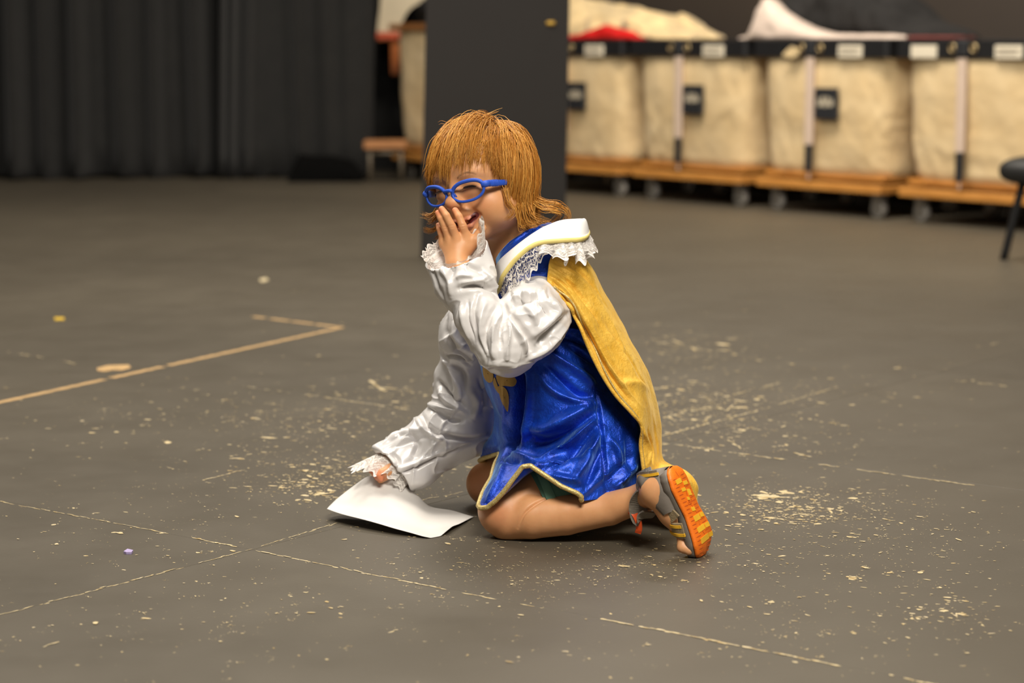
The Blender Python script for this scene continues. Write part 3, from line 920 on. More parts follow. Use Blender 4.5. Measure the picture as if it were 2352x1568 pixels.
# legs
hipN, hipF = P(1392, 1035, 3.635), P(1400, 1030, 3.77)
knN = P(1166, 1176, 3.575)
B.chain([hipN, P(1285, 1118, 3.602), knN], [.068, .052, .0425], .03, .03)
B.cone(P(1150, 1170, 3.572), knN, .036, .042, .02)
B.chain([P(1180, 1188, 3.567), P(1222, 1184, 3.555), P(1300, 1180, 3.546), P(1400, 1168, 3.53), P(1478, 1142, 3.505)], [.0375, .0385, .0350, .0275, .0225], .003, .0025)
knF = P(1122, 1110, 3.832)
B.chain([hipF, P(1240, 1055, 3.805), knF], [.066, .05, .040], .03, .03)
B.chain([P(1130, 1120, 3.83), P(1260, 1110, 3.83), P(1400, 1108, 3.80)], [.034, .033, .022], .006, .012)
# near foot, standing on its toes in the sandal
SH, ST = P(1548, 1071, 3.425), P(1637, 1273, 3.435)
SL = (ST - SH); SLEN = np.linalg.norm(SL); SL /= SLEN
SN = np.array([.77, -.53, .34]); SN -= SL * SN.dot(SL); SN /= np.linalg.norm(SN)
SW = np.cross(SL, SN)                      # across the sole
if SW[0] > 0: SW = -SW                      # SW points to the left edge seen from the camera
def sole(a, w=0.0, d=0.0): return SH + SL * a * SLEN + SW * w - SN * d
B.chain([P(1478, 1142, 3.505), sole(.20, .004, .046), sole(.14, 0, .034)], [.0225, .0235, .0225], .012, .014)
B.chain([sole(.2, .004, .044), sole(.45, .004, .036), sole(.70, .004, .026)], [.023, .021, .018], .014, .014)
for wq, aq, rr in ((.023, .86, .0085), (.010, .90, .0075), (-.001, .92, .0072), (-.012, .91, .007), (-.021, .89, .0068)):
    B.chain([sole(.70, wq * .7, .028), sole(aq - .07, wq + .004, .0300), sole(aq - .02, wq + .003, .0210)], [rr * 1.1, rr * 1.02, rr], .006, .004)
# far foot, tucked behind
B.chain([P(1400, 1108, 3.80), P(1440, 1115, 3.78), P(1490, 1150, 3.77)], [.022, .024, .016], .012, .012)
# head
HE((0, -.008, .012), (.0705, .0865, .078), .01)
HE((0, .026, .018), (.058, .052, .055), .03)
HE((0, .026, -.045), (.0515, .0505, .056), .03)
HE((0, .050, -.088), (.024, .0215, .0195), .028)
for s in (-1, 1):
    HE((s * .034, .0455, -.045), (.0255, .0255, .023), .018)
    HE((s * .040, .012, -.070), (.020, .026, .022), .025)
B.cone(hw(0, -.026, -.05), nb, .040, .042, .03)
for s in (-1, 1):
    HE((s * .0275, .066, .008), (.020, .0115, .0075), .02)
    HE((s * .0275, .0925, -.0125), (.0165, .0145, .0080), .014, True)
    HE((s * .043, .030, -.056), (.0270, .0300, .0260), .02)
B.cone(hw(0, .074, -.010), hw(0, .0905, -.033), .0080, .0098, .013)
HE((0, .0935, -.0355), (.0125, .0110, .0102), .008)
for s in (-1, 1):
    HE((s * .0105, .0865, -.0395), (.0068, .0088, .0066), .006)
    HE((s * .0055, .0945, -.0462), (.0026, .0040, .0026), .003, True)
    # laughing, nearly closed lids
    HE((s * .0275, .0672, -.0080), (.0175, .0125, .0080), .007)
    HE((s * .0285, .0672, -.0225), (.0190, .0125, .0085), .011)
    B.cone(hw(s * .0165, .0850, -.043), hw(s * .031, .0700, -.062), .0018, .0018, .008, True)
HE((0, .0770, -.0550), (.018, .0085, .0085), .012)
ml = [(-.0285, .0665, -.0600), (-.016, .0795, -.0665), (0, .0835, -.0690), (.016, .0795, -.0665), (.0285, .0665, -.0600)]
ll = [(-.0270, .0655, -.0620), (-.015, .0755, -.0770), (0, .0790, -.0815), (.015, .0755, -.0770), (.0270, .0655, -.0620)]
B.chain([hw(*p) for p in ml], [.0018, .0030, .0034, .0030, .0018], .006, .004)
B.chain([hw(*p) for p in ll], [.0018, .0036, .0042, .0036, .0018], .006, .004)
mo = [(-.0255, .0690, -.0618), (-.013, .0810, -.0715), (0, .0850, -.0755), (.013, .0810, -.0715), (.0255, .0690, -.0618)]
B.chain([hw(*p) for p in mo], [.0013, .0034, .0040, .0034, .0013], .003, .003, True)
for s in (-1, 1):
    HE((s * .0690, -.004, -.022), (.0070, .0150, .0220), .006)
    HE((s * .0755, -.001, -.020), (.0045, .0085, .0130), .005, True)
# near hand over the mouth
def fingers(F_, spec, rs=(.0070, .0064, .0060, .0052), k0=.006):
    for pts in spec: F_.chain([P(*p) for p in pts], rs, k0, .002)
nearF = [[(1071, 545, 3.556), (1063, 519, 3.549), (1054, 497, 3.552), (1045.5, 483, 3.560)],
         [(1049, 548, 3.553), (1038, 520, 3.545), (1025, 495, 3.546), (1014.5, 480, 3.553)],
         [(1033, 552, 3.557), (1023, 523, 3.552), (1013.5, 502, 3.552), (1006.5, 489, 3.557)],
         [(1020, 556, 3.566), (1013.5, 536, 3.563), (1009.5, 525, 3.563), (1007, 517, 3.566)]]
for i, q in enumerate(nearF):
    B.chain([P(*p) for p in q], [.0074, .0068, .0062, .0054] if i < 3 else [.0064, .0058, .0054, .0047], .0012, .0015)
    B.cone(P(*q[0]), wrN, .0088, .0150, .006)
    B.cone(P(q[0][0], q[0][1] + 4, q[0][2] - .001), P(q[0][0], q[0][1] - 4, q[0][2]), .0078, .0074, .003)
B.chain([P(1062, 585, 3.560), P(1092, 552, 3.556), P(1108, 524, 3.560)], [.0115, .0085, .0070], .008, .003)
# far hand pinching the sheet of paper
farF = [[(878, 1062, 3.768), (860, 1059, 3.764), (851, 1070, 3.757), (853, 1081, 3.752)],
        [(880, 1069, 3.755), (864, 1068, 3.748), (857, 1079, 3.741), (860, 1089, 3.738)],
        [(884, 1076, 3.742), (869, 1077, 3.734), (863, 1088, 3.729), (867, 1097, 3.727)],
        [(889, 1082, 3.731), (877, 1085, 3.724), (872, 1093, 3.721), (875, 1100, 3.720)]]
for q in farF:
    B.chain([P(*p) for p in q], [.0070, .0064, .0060, .0052], .002, .002)
    B.cone(P(*q[0]), wrF, .0088, .0150, .006)
B.chain([P(899, 1072, 3.742), P(884, 1092, 3.735), P(874, 1101, 3.738)], [.0110, .0085, .0068], .008, .003)
BV, BQ = B.mesh(2)
BV[:, 2] = np.maximum(BV[:, 2], .0008)
del B
def sculpt(V, Q, strokes, quads_tri=True):
    """press folds into a mesh along lines seen from the front; every stroke: points, width px, depth m, side shift"""
    bvh = BVHTree.FromPolygons([tuple(p) for p in V], [tuple(q) for q in Q])
    N = vnormals(V, Q)
    D = np.zeros(len(V))
    C = Vector(CAM)
    for pts, wpx, amp in strokes:
        if len(pts) == 2: pts = [pts[0], ((pts[0][0] + pts[1][0]) / 2, (pts[0][1] + pts[1][1]) / 2), pts[1]]
        pl = spline(pts, 6 * len(pts))
        hits = []
        for (x, y) in pl:
            r = Vector(ray(x, y)).normalized()
            h = bvh.ray_cast(C, r)
            if h[0] is not None: hits.append(np.array(h[0]))
        if len(hits) < 2: continue
        hits = np.array(hits)
        wm = wpx / 1400.0
        lo, hi = hits.min(0) - 3 * wm, hits.max(0) + 3 * wm
        ix = np.where(((V > lo) & (V < hi)).all(1))[0]
        if len(ix) == 0: continue
        X = V[ix]; best = np.full(len(ix), 9.); par = np.zeros(len(ix))
        n = len(hits) - 1
        for i in range(n):
            d = hits[i + 1] - hits[i]
            if np.linalg.norm(d) > .05: continue
            t = np.clip(((X - hits[i]) @ d) / (d.dot(d) + 1e-12), 0, 1)
            e = np.linalg.norm(X - hits[i] - t[:, None] * d, axis=1)
            m = e < best; best[m] = e[m]; par[m] = (i + t[m]) / n
        taper = np.sin(np.clip(par, 0.02, .98) * math.pi) ** .6
        facing = np.clip((N[ix] * (CAM - X) / np.linalg.norm(CAM - X, axis=1)[:, None]).sum(1) + .25, 0, 1)
        D[ix] += amp * np.exp(-(best / wm) ** 2) * taper * np.minimum(1, facing * 3)
    return V + N * D[:, None]
BV = sculpt(BV, BQ, [([(q[1][0] - 8, q[1][1] + 2 + d), (q[1][0] + 8, q[1][1] - 1 + d)], 2.0, -.0011) for q in nearF[:3] for d in (-2.5, 2.5)] + [([(1190, 1212), (1203, 1182), (1222, 1163), (1250, 1146), (1300, 1126)], 3.2, -.0045)])
CREASES = True
# skin tint of lips, cheeks, knees and finger tips
loc = (BV - HC) @ HR
def near(p, r): return np.exp(-((BV - np.array(p)) ** 2).sum(1) / r ** 2)
red = .55 * near(hw(.040, .060, -.040), .018) + .5 * near(hw(-.040, .060, -.040), .018) + .5 * near(hw(0, .1, -.038), .010)
red += .45 * near(P(1140, 1180, 3.535), .03) + .4 * near(P(1100, 1110, 3.80), .03)
for q in nearF: red += .8 * near(P(*q[3]), .010) + .25 * near(P(*q[1]), .007)
for q in farF: red += .8 * near(P(*q[2]), .010) + .8 * near(P(*q[3]), .009)
red += .5 * near(hw(.075, 0, -.02), .02)
def segd(pts):
    pts = [hw(*p) for p in pts]; D = np.full(len(BV), 9.)
    for a, b in zip(pts[:-1], pts[1:]):
        d = b - a; t = np.clip(((BV - a) @ d) / d.dot(d), 0, 1)
        D = np.minimum(D, np.linalg.norm(BV - a - t[:, None] * d, axis=1))
    return D
lip = np.clip(1.35 - np.minimum(segd(ml), segd(ll)) / .0062, 0, 1)
dm = segd(mo)
mouth = np.clip((.0064 - dm) / .0012, 0, 1) * (loc[:, 1] < .0775)
scalp = np.clip((loc[:, 2] - np.interp(np.degrees(np.abs(np.arctan2(loc[:, 0], loc[:, 1] + .009))), [0, 35, 60, 80, 100, 130, 180], [.054, .048, .034, .010, -.025, -.048, -.055])) / .006, 0, 1)
tint = np.stack([np.clip(red, 0, 1), lip, mouth, scalp], -1).astype(np.float32)
def skin_mat():
    t = NT('skin')
    at = t.node('ShaderNodeAttribute', attribute_name='tint')
    sp = t.node('ShaderNodeSeparateColor'); t.l(at.outputs['Color'], sp.inputs[0])
    base = t.ramp(t.noise(28, 4, .6), [(.3, (.62, .300, .132)), (.7, (.70, .360, .168))])
    def mixc(prev, fac, col, amt=1.0):
        m = t.node('ShaderNodeMix', data_type='RGBA'); m.inputs[7].default_value = (*col, 1)
        ml_ = t.node('ShaderNodeMath', operation='MULTIPLY'); ml_.inputs[1].default_value = amt
        t.l(fac, ml_.inputs[0]); t.l(ml_.outputs[0], m.inputs[0]); t.l(prev, m.inputs[6]); return m.outputs[2]
    c = mixc(base, sp.outputs[0], (.62, .20, .10), .8)
    c = mixc(c, sp.outputs[1], (.52, .16, .12), .75)
    c = mixc(c, sp.outputs[2], (.10, .012, .012), 1.0)
    c = mixc(c, at.outputs['Alpha'], (.25, .095, .018), 1.0)
    t.l(c, t.b.inputs['Base Color'])
    t.set(Roughness=.47, Specular_IOR_Level=.42, Subsurface_Weight=.25, Subsurface_Scale=.006)
    t.b.inputs['Subsurface Radius'].default_value = (1, .35, .18)
    t.bump(t.noise(420, 3), .06, .001)
    return t.m
body = obj('body', BV, BQ, skin_mat(), person)
at = body.data.color_attributes.new('tint', 'FLOAT_COLOR', 'POINT')
at.data.foreach_set('color', tint.ravel())
# eyes
bodyBVH = BVHTree.FromPolygons([tuple(p) for p in BV], [tuple(q) for q in BQ])
MBROW = simple('brow_hair', (.70, .42, .22), .6)
def eye_mat():
    t = NT('eye_white'); t.set(Roughness=.12); t.b.inputs['Base Color'].default_value = (.62, .56, .50, 1); return t.m
ME = eye_mat(); MI = simple('iris', (.055, .07, .08), .15, .3, 300); MP_ = simple('pupil', (.004, .004, .005), .1)
MLASH = simple('lash', (.05, .024, .012), .6)
def uvs(c, r, nu=14, nv=20, R=np.eye(3), squash=1.0):
    V = []
    for i in range(nu):
        u = math.pi * i / (nu - 1)
        for j in range(nv):
            a = 2 * math.pi * j / nv
            V.append(np.array(c) + R @ (np.array([math.sin(u) * math.cos(a), math.cos(u) * squash, math.sin(u) * math.sin(a)]) * r))
    return np.array(V), gridfaces(nu, nv, True)
for s in (-1, 1):
    v, f = uvs(hw(s * .0275, .0655, -.0145), .0125, R=HR)
    e = obj('eye', v, f, ME, person)
    v, f = uvs(hw(s * .0275 - .001, .0755, -.0145), .0054, 8, 18, HR, .55); obj('iris', v, f, MI, e)
    v, f = uvs(hw(s * .0275 - .001, .0780, -.0145), .0026, 8, 14, HR, .4); obj('pupil', v, f, MP_, e)
    mb = MB()
    lid = [hw(s * .0275 + x, .0792 - 6.5 * x * x - .0001, -.0138 - 9 * x * x + .0006) for x in np.linspace(-.0155, .0155, 11)]
    mb.tube(lid, [.0005, .0011, .0016, .0018, .0020, .0020, .0020, .0018, .0016, .0011, .0005], 6)
    for q in np.linspace(-.012, .012, 15):
        a = hw(s * .0275 + q, .0795 - 6.5 * q * q, -.0136 - 9 * q * q)
        b = hw(s * .0275 + q * 1.25, .0850 - 7 * q * q, -.0155 - 9 * q * q)
        mb.tube([a, (a + b) / 2 + HR @ np.array([0, .0005, -.0008]), b], [.0004, .0003, .0001], 4)
    mb.build('eyelashes', MLASH, person, True)['kind'] = 'stuff'
    mb = MB()
    for q in np.linspace(-.015, .017, 34):
        z = .0095 - 22 * (q - .002) ** 2
        for w_ in range(2):
            ab = []
            for dq, dz in ((0, w_ * .0016 - .0008), (.005, w_ * .0016 + .0006)):
                hit = bodyBVH.ray_cast(Vector(hw(s * (.0275 + q + dq), .16, z + dz)), Vector(-HR[:, 1]))
                if hit[0] is not None: ab.append(np.array(hit[0]) + HR[:, 1] * .0003)
            if len(ab) == 2 and np.linalg.norm(ab[0] - ab[1]) < .012: mb.tube(ab, [.00013, .00008], 3)
    mb.build('eyebrow', MBROW, person, True)['kind'] = 'stuff'
# ================================================================ CLOTHES
def velvet(name, c_lo, c_hi, sheen, metallic, rough):
    t = NT(name)
    a = t.noise(55, 4, .65, None); b = t.noise(14, 3, .6, None)
    m = t.node('ShaderNodeMath', operation='MULTIPLY_ADD'); m.inputs[1].default_value = .5; t.l(a, m.inputs[0]); 
    m2 = t.node('ShaderNodeMath', operation='MULTIPLY'); m2.inputs[1].default_value = .5; t.l(b, m2.inputs[0]); t.l(m2.outputs[0], m.inputs[2])
    t.l(t.ramp(m.outputs[0], [(.35, c_lo), (.65, c_hi)]), t.b.inputs['Base Color'])
    mr = t.node('ShaderNodeMapRange'); mr.inputs['From Min'].default_value = .3; mr.inputs['From Max'].default_value = .7
    mr.inputs['To Min'].default_value = rough - .12; mr.inputs['To Max'].default_value = rough + .2
    t.l(m.outputs[0], mr.inputs['Value']); t.l(mr.outputs[0], t.b.inputs['Roughness'])
    t.set(Metallic=metallic, Sheen_Weight=.4, Sheen_Roughness=.35, Specular_IOR_Level=.35)
    t.b.inputs['Sheen Tint'].default_value = (*sheen, 1)
    bb = t.bump(a, .55, .005)
    bb = t.bump(t.noise(210, 3, .6, None, (1, 1, .45)), .5, .002, bb)
    t.bump(t.noise(900, 2), .15, .001, bb)
    return t.m
MBLUE = velvet('blue_velvet', (.002, .024, .31), (.006, .080, .62), (.3, .6, 1), .52, .40)
MBLUE.node_tree.nodes['Principled BSDF'].inputs['Coat Weight'].default_value = .22
MBLUE.node_tree.nodes['Principled BSDF'].inputs['Coat Roughness'].default_value = .33
MBLUE.node_tree.nodes['Principled BSDF'].inputs['Sheen Weight'].default_value = .6
MGOLD = velvet('yellow_velvet', (.78, .42, .034), (.95, .60, .10), (1, .8, .4), .12, .5)
def satin():
    t = NT('white_satin')
    t.l(t.ramp(t.noise(9, 3, .5), [(.3, (.70, .675, .66)), (.7, (.76, .74, .72))]), t.b.inputs['Base Color'])
    t.set(Roughness=.30, Specular_IOR_Level=.75)
    t.bump(t.noise(60, 3, .5), .12, .004)
    return t.m
MSAT = satin()
MTRIM = NT('gold_trim')
MTRIM.l(MTRIM.ramp(MTRIM.noise(500, 2), [(.35, (.50, .36, .10)), (.65, (.78, .64, .30))]), MTRIM.b.inputs['Base Color'])
MTRIM.set(Roughness=.45, Metallic=.45); MTRIM.bump(MTRIM.noise(600, 2), .4, .002); MTRIM = MTRIM.m
MPIPE = simple('yellow_piping', (.80, .66, .22), .6, .08, 60)
MGRN = simple('green_shorts', (.075, .185, .135), .75, .15, 30)
MGRN2 = simple('green_shorts_hem', (.12, .27, .20), .7, .1, 30)
def lace_mat(name, open_, nlines, net, fill):
    """thread pattern laid out along the strip: attribute lace = (length along in m, height across in m, share of height)"""
    t = NT(name)
    at = t.node('ShaderNodeAttribute', attribute_name='lace')
    sp = t.node('ShaderNodeSeparateXYZ'); t.l(at.outputs['Vector'], sp.inputs[0])
    mpn = t.node('ShaderNodeMapping'); mpn.inputs['Scale'].default_value = (1, 1, 0); t.l(at.outputs['Vector'], mpn.inputs[0])
    def M(op, a, b=None, c=None):
        n = t.node('ShaderNodeMath', operation=op)
        for i, x in enumerate((a, b, c)):
            if x is None: continue
            if isinstance(x, (int, float)): n.inputs[i].default_value = x
            else: t.l(x, n.inputs[i])
        return n.outputs[0]
    wob = t.noise(110, 2, .5, mpn.outputs[0])
    ln = M('FRACT', M('MULTIPLY_ADD', wob, 2.4, M('MULTIPLY', sp.outputs[2], nlines)))
    thread = M('LESS_THAN', ln, .30)
    v1 = t.node('ShaderNodeTexVoronoi', feature='DISTANCE_TO_EDGE'); v1.inputs['Scale'].default_value = net; t.l(mpn.outputs[0], v1.inputs['Vector'])
    netl = M('LESS_THAN', v1.outputs['Distance'], .05)
    flower = M('MULTIPLY', M('GREATER_THAN', t.noise(160, 2, .5, mpn.outputs[0]), .60), fill)
    edge = M('GREATER_THAN', sp.outputs[2], .92)
    al = M('MAXIMUM', M('MAXIMUM', M('MULTIPLY', thread, .9), M('MULTIPLY', netl, .75)), M('MAXIMUM', flower, edge))
    t.l(M('MAXIMUM', al, open_), t.b.inputs['Alpha'])
    t.b.inputs['Base Color'].default_value = (.80, .76, .71, 1)
    t.set(Roughness=.7)
    return t.m
MLACE = lace_mat('white_lace', .42, 4, 300, .8)
MLACE2 = lace_mat('sheer_lace', .07, 3.2, 170, .45)
# ---------------------------------------------------------------- tunic
psi = math.radians(62)
TF0 = np.array([-math.sin(psi), -math.cos(psi), 0]); TL = np.array([math.cos(psi), -math.sin(psi), 0])
NTH = 480
TH = np.arange(NTH) * 2 * math.pi / NTH
def ring(px, py, Y, a, b, tau, n=2.2):
    c = P(px, py, Y); tr = math.radians(tau)
    fw = TF0 * math.cos(tr) - np.array([0, 0, 1]) * math.sin(tr)
    ct, st = np.cos(TH), np.sin(TH)
    e = 2 / n
    return c + np.outer(np.sign(ct) * np.abs(ct) ** e * b, fw) + np.outer(np.sign(st) * np.abs(st) ** e * a, TL)
def keyring(k):
    k = k + [(360, *k[0][1:])]
    t_ = np.array([q[0] for q in k], float); p_ = np.array([P(*q[1:]) for q in k])
    r = np.stack([np.interp(np.degrees(TH), t_, p_[:, i]) for i in range(3)], -1)
    for _ in range(60): r = (np.roll(r, 2, 0) + np.roll(r, -2, 0) + 2 * r) / 4
    return r
neck0 = keyring([(0, 1136, 598, 3.645), (30, 1148, 578, 3.612), (60, 1172, 552, 3.618), (90, 1212, 528, 3.630), (120, 1250, 512, 3.650), (150, 1280, 507, 3.680), (180, 1293, 509, 3.710), (225, 1270, 525, 3.755), (270, 1215, 555, 3.76), (315, 1155, 590, 3.72)])
neck1 = keyring([(0, 1135, 632, 3.612), (30, 1146, 612, 3.588), (60, 1176, 590, 3.578), (90, 1228, 557, 3.585), (120, 1276, 527, 3.608), (150, 1306, 521, 3.65), (180, 1318, 526, 3.70), (225, 1290, 545, 3.785), (270, 1215, 580, 3.80), (315, 1145, 618, 3.745)])
rings = [neck0, neck1, ring(1200, 628, 3.69, .131, .092, 26), ring(1222, 720, 3.70, .116, .098, 18),
         ring(1243, 800, 3.70, .120, .103, 10), ring(1270, 880, 3.70, .134, .107, 5), ring(1306, 950, 3.70, .152, .117, 0), ring(1310, 1000, 3.70, .166, .118, 0)]
hemk = [(-40, 1098, 1057, 3.80), (-8, 1144, 1041, 3.72), (-4, 1146, 1041, 3.70), (0, 1144, 1050, 3.69), (8, 1129, 1093, 3.635), (16, 1108, 1135, 3.575), (20, 1100, 1160, 3.548), (24, 1104, 1168, 3.535), (30, 1121, 1166, 3.525),
        (36, 1138, 1152, 3.518), (50, 1172, 1108, 3.512), (62, 1200, 1073, 3.510), (68, 1218, 1069, 3.510), (76, 1240, 1083, 3.507), (90, 1290, 1117, 3.502), (100, 1325, 1132, 3.500), (104, 1335, 1140, 3.500), (107, 1333, 1149, 3.502), (109, 1340, 1150, 3.506),
        (118, 1372, 1146, 3.515), (130, 1410, 1142, 3.53), (150, 1462, 1140, 3.585), (160, 1474, 1120, 3.63), (180, 1478, 1098, 3.70), (215, 1440, 1080, 3.80), (270, 1250, 1055, 3.875), (305, 1130, 1056, 3.84), (320, 1098, 1057, 3.80)]
kt = np.array([k[0] for k in hemk], float); kp = np.array([P(*k[1:]) for k in hemk])
def hem(thd):
    thd = (np.asarray(thd) + 40) % 360 - 40
    return np.stack([np.interp(thd, kt, kp[:, i]) for i in range(3)], -1)
hemr = hem(np.degrees(TH))
# soften ring just above the hem so that the skirt hangs from the hips
R_ = np.array(rings + [None], dtype=object)
ctrl = np.stack([*rings, hemr])
mid = ctrl[-2] * .45 + hemr * .55
out = mid - np.array(P(1310, 1060, 3.70)); out[:, 2] = 0
mid = mid + out / (np.linalg.norm(out, axis=1)[:, None] + 1e-9) * .006
ctrl = np.stack([*rings, mid, hemr])
NS = 250
TV = spline(ctrl.reshape(len(ctrl), -1), NS).reshape(NS, NTH, 3)
sidx = np.linspace(0, 1, NS)[:, None]
# gentle all-round gathers, deeper towards the hem
ga = .0035 * np.sin(TH * 17 + 2.2 * np.sin(TH * 3))[None, :] * np.clip(sidx - .35, 0, 1) ** .8 * 1.3
cen = ctrl.mean(1); cenS = spline(cen, NS)[:, None, :]
o_ = TV - cenS; o_[..., 2] = 0; o_ /= np.linalg.norm(o_, axis=-1, keepdims=True) + 1e-9
back = (np.clip(-np.cos(TH - math.radians(70)), 0, 1) * .8 + .2)[None, :]
TV = TV + o_ * (ga * back)[..., None]
TV = TV.reshape(-1, 3); TQ = gridfaces(NS, NTH, True)[:, ::-1]
TS = [
    ([(1183, 850), (1192, 900), (1190, 960), (1172, 1030)], 17, -.046), ([(1213, 860), (1216, 920), (1214, 985), (1200, 1030)], 8, .010), ([(1158, 880), (1164, 930), (1158, 990)], 7, .005),
    ([(1256, 803), (1300, 835), (1345, 868), (1366, 888)], 9, .009), ([(1245, 835), (1290, 875), (1330, 905), (1362, 913)], 9, -.009), ([(1232, 855), (1270, 895), (1320, 920), (1362, 922)], 8, .007),
    ([(1300, 790), (1340, 815), (1385, 845)], 8, -.008), ([(1288, 752), (1330, 758), (1365, 775)], 7, .007), ([(1280, 772), (1330, 785), (1372, 812)], 6, -.007),
    ([(1218, 985), (1262, 982), (1310, 958), (1366, 928)], 15, .013), ([(1225, 1020), (1280, 1006), (1330, 975), (1368, 945)], 9, -.010), ([(1236, 1062), (1290, 1030), (1340, 985), (1370, 960)], 9, .009),
    ([(1260, 1075), (1310, 1045), (1350, 1000), (1375, 970)], 9, -.008), ([(1312, 1112), (1340, 1070), (1362, 1030), (1382, 985)], 11, .010), ([(1345, 1120), (1365, 1070), (1382, 1020)], 9, -.007),
    ([(1370, 905), (1378, 960), (1386, 1030), (1396, 1140)], 4, -.006), ([(1400, 1005), (1418, 1035), (1426, 1070)], 8, .007), ([(1410, 1125), (1432, 1090), (1462, 1065)], 14, .009), ([(1440, 1000), (1446, 1050), (1440, 1090)], 9, -.006),
    ([(1175, 1040), (1205, 1052), (1240, 1066)], 9, .008), ([(1150, 1060), (1175, 1062), (1200, 1060)], 6, -.004), ([(1120, 1150), (1145, 1105), (1160, 1060)], 8, .004), ([(1265, 1090), (1300, 1100), (1335, 1110)], 8, .006),
    ([(1160, 655), (1200, 645), (1255, 640)], 6, .006), ([(1170, 668), (1210, 655), (1255, 655)], 5, -.005), ([(1150, 560), (1200, 525), (1240, 520)], 5, -.004), ([(1175, 560), (1215, 535), (1250, 525)], 4, .004),
    ([(1405, 880), (1440, 930), (1462, 985)], 9, .006), ([(1330, 700), (1345, 760)], 8, -.006)]
TV = sculpt(TV, TQ, [(p_, w_, a_ * 1.55) for p_, w_, a_ in TS])
qn = np.clip(np.linspace(-.2, 1.5, NS), 0, 1)[:, None] * np.ones((1, NTH))
TV = TV + vnormals(TV, TQ) * ((noise(TV, .035) * .0022 + noise(TV, .016) * .0008) * qn.ravel())[:, None]
def shell(V, nu, nv, closed, th, Q):
    """gives a sheet a thickness th inwards"""
    N = vnormals(V, Q); n = len(V)
    W = np.concatenate([V, V - N * th])
    idx = np.arange(n).reshape(nu, nv)
    fs = [Q, Q[:, ::-1] + n]
    edges = [idx[0], idx[-1][::-1]]
    if closed: edges = [np.append(e, e[0]) for e in edges]
    else: edges += [idx[::-1, 0], idx[:, -1]]
    for e in edges: fs.append(np.stack([e[:-1], e[1:], e[1:] + n, e[:-1] + n], -1))
    return W, np.concatenate(fs)
W, WQ = shell(TV, NS, NTH, True, .0022, TQ)
tunic = obj('tunic', W, WQ, MBLUE, person)
tunicBVH = BVHTree.FromPolygons([tuple(p) for p in TV], [tuple(q) for q in TQ])
# gold binding along the scalloped hem
hd = np.linspace(-48, 108.5, 190)
last = TV.reshape(NS, NTH, 3)[-1]
ii = np.round(hd / 360 * NTH).astype(int) % NTH
_, ui = np.unique(ii, return_index=True); ii = ii[np.sort(ui)]
hp = spline(last[ii][::2], 320)
v, f = tube(hp, .0042, 10); obj('hem_trim', v, f, MTRIM, tunic)
# emblem on the chest: petals of felt laid on the velvet
def decal(polys, bvh, m, name, parent, lift=.0012, step=1.6):
    v, f = [], []
    C = Vector(CAM)
    for poly in polys:
        poly = np.array(poly, float)
        c = poly.mean(0)
        out = spline(poly, len(poly) * 7, True)
        rings_ = [c + (out - c) * s for s in np.linspace(.05, 1, 9)]
        b = len(v); n = len(out); okk = True
        for rg_ in rings_:
            for x, y in rg_:
                h = bvh.ray_cast(C, Vector(ray(x, y)).normalized())
                if h[0] is None:
                    v.append(v[-1] if len(v) > b else (0, 0, 0)); continue
                nn = h[1] if h[1].dot(h[0] - C) < 0 else -h[1]
                v.append(tuple(h[0] + nn * lift))
        for i in range(len(rings_) - 1):
            for j in range(n):
                f.append((b + i * n + j, b + i * n + (j + 1) % n, b + (i + 1) * n + (j + 1) % n, b + (i + 1) * n + j))
        f.append(tuple(b + j for j in range(n)))
    return obj(name, v, f, m, parent)
MFELT = simple('gold_felt', (.50, .30, .075), .8, .12, 60, .2, 300)
decal([[(1112, 832), (1128, 840), (1134, 858), (1133, 874), (1124, 878), (1114, 868), (1110, 850)],
       [(1141, 862), (1158, 858), (1176, 862), (1186, 874), (1180, 886), (1164, 886), (1148, 884)],
       [(1137, 866), (1144, 884), (1149, 900), (1146, 902), (1139, 892), (1134, 878)],
       [(1146, 886), (1160, 890), (1168, 904), (1169, 924), (1166, 944), (1157, 930), (1149, 908)],
       [(1140, 812), (1150, 830), (1148, 852), (1138, 856), (1132, 836)]], tunicBVH, MFELT, 'emblem', tunic)
# ---------------------------------------------------------------- green shorts round the near thigh
ax = spline([P(1392, 1035, 3.632), P(1285, 1118, 3.602), P(1236, 1142, 3.594)], 24)
v, f = tube(ax, np.linspace(.074, .0600, 24), 48, caps=False); sh_ = obj('shorts', v, f, MGRN, person)
v, f = tube(ax[16:22], [.0655, .0665, .0660, .0655, .0645, .0635], 48, caps=False); obj('shorts_hem', v, f, MGRN2, sh_)
ax = spline([P(1400, 1030, 3.77), P(1240, 1055, 3.805), P(1175, 1080, 3.82)], 20)
v, f = tube(ax, np.linspace(.074, .052, 20), 48, caps=False); obj('shorts_leg', v, f, MGRN, sh_)
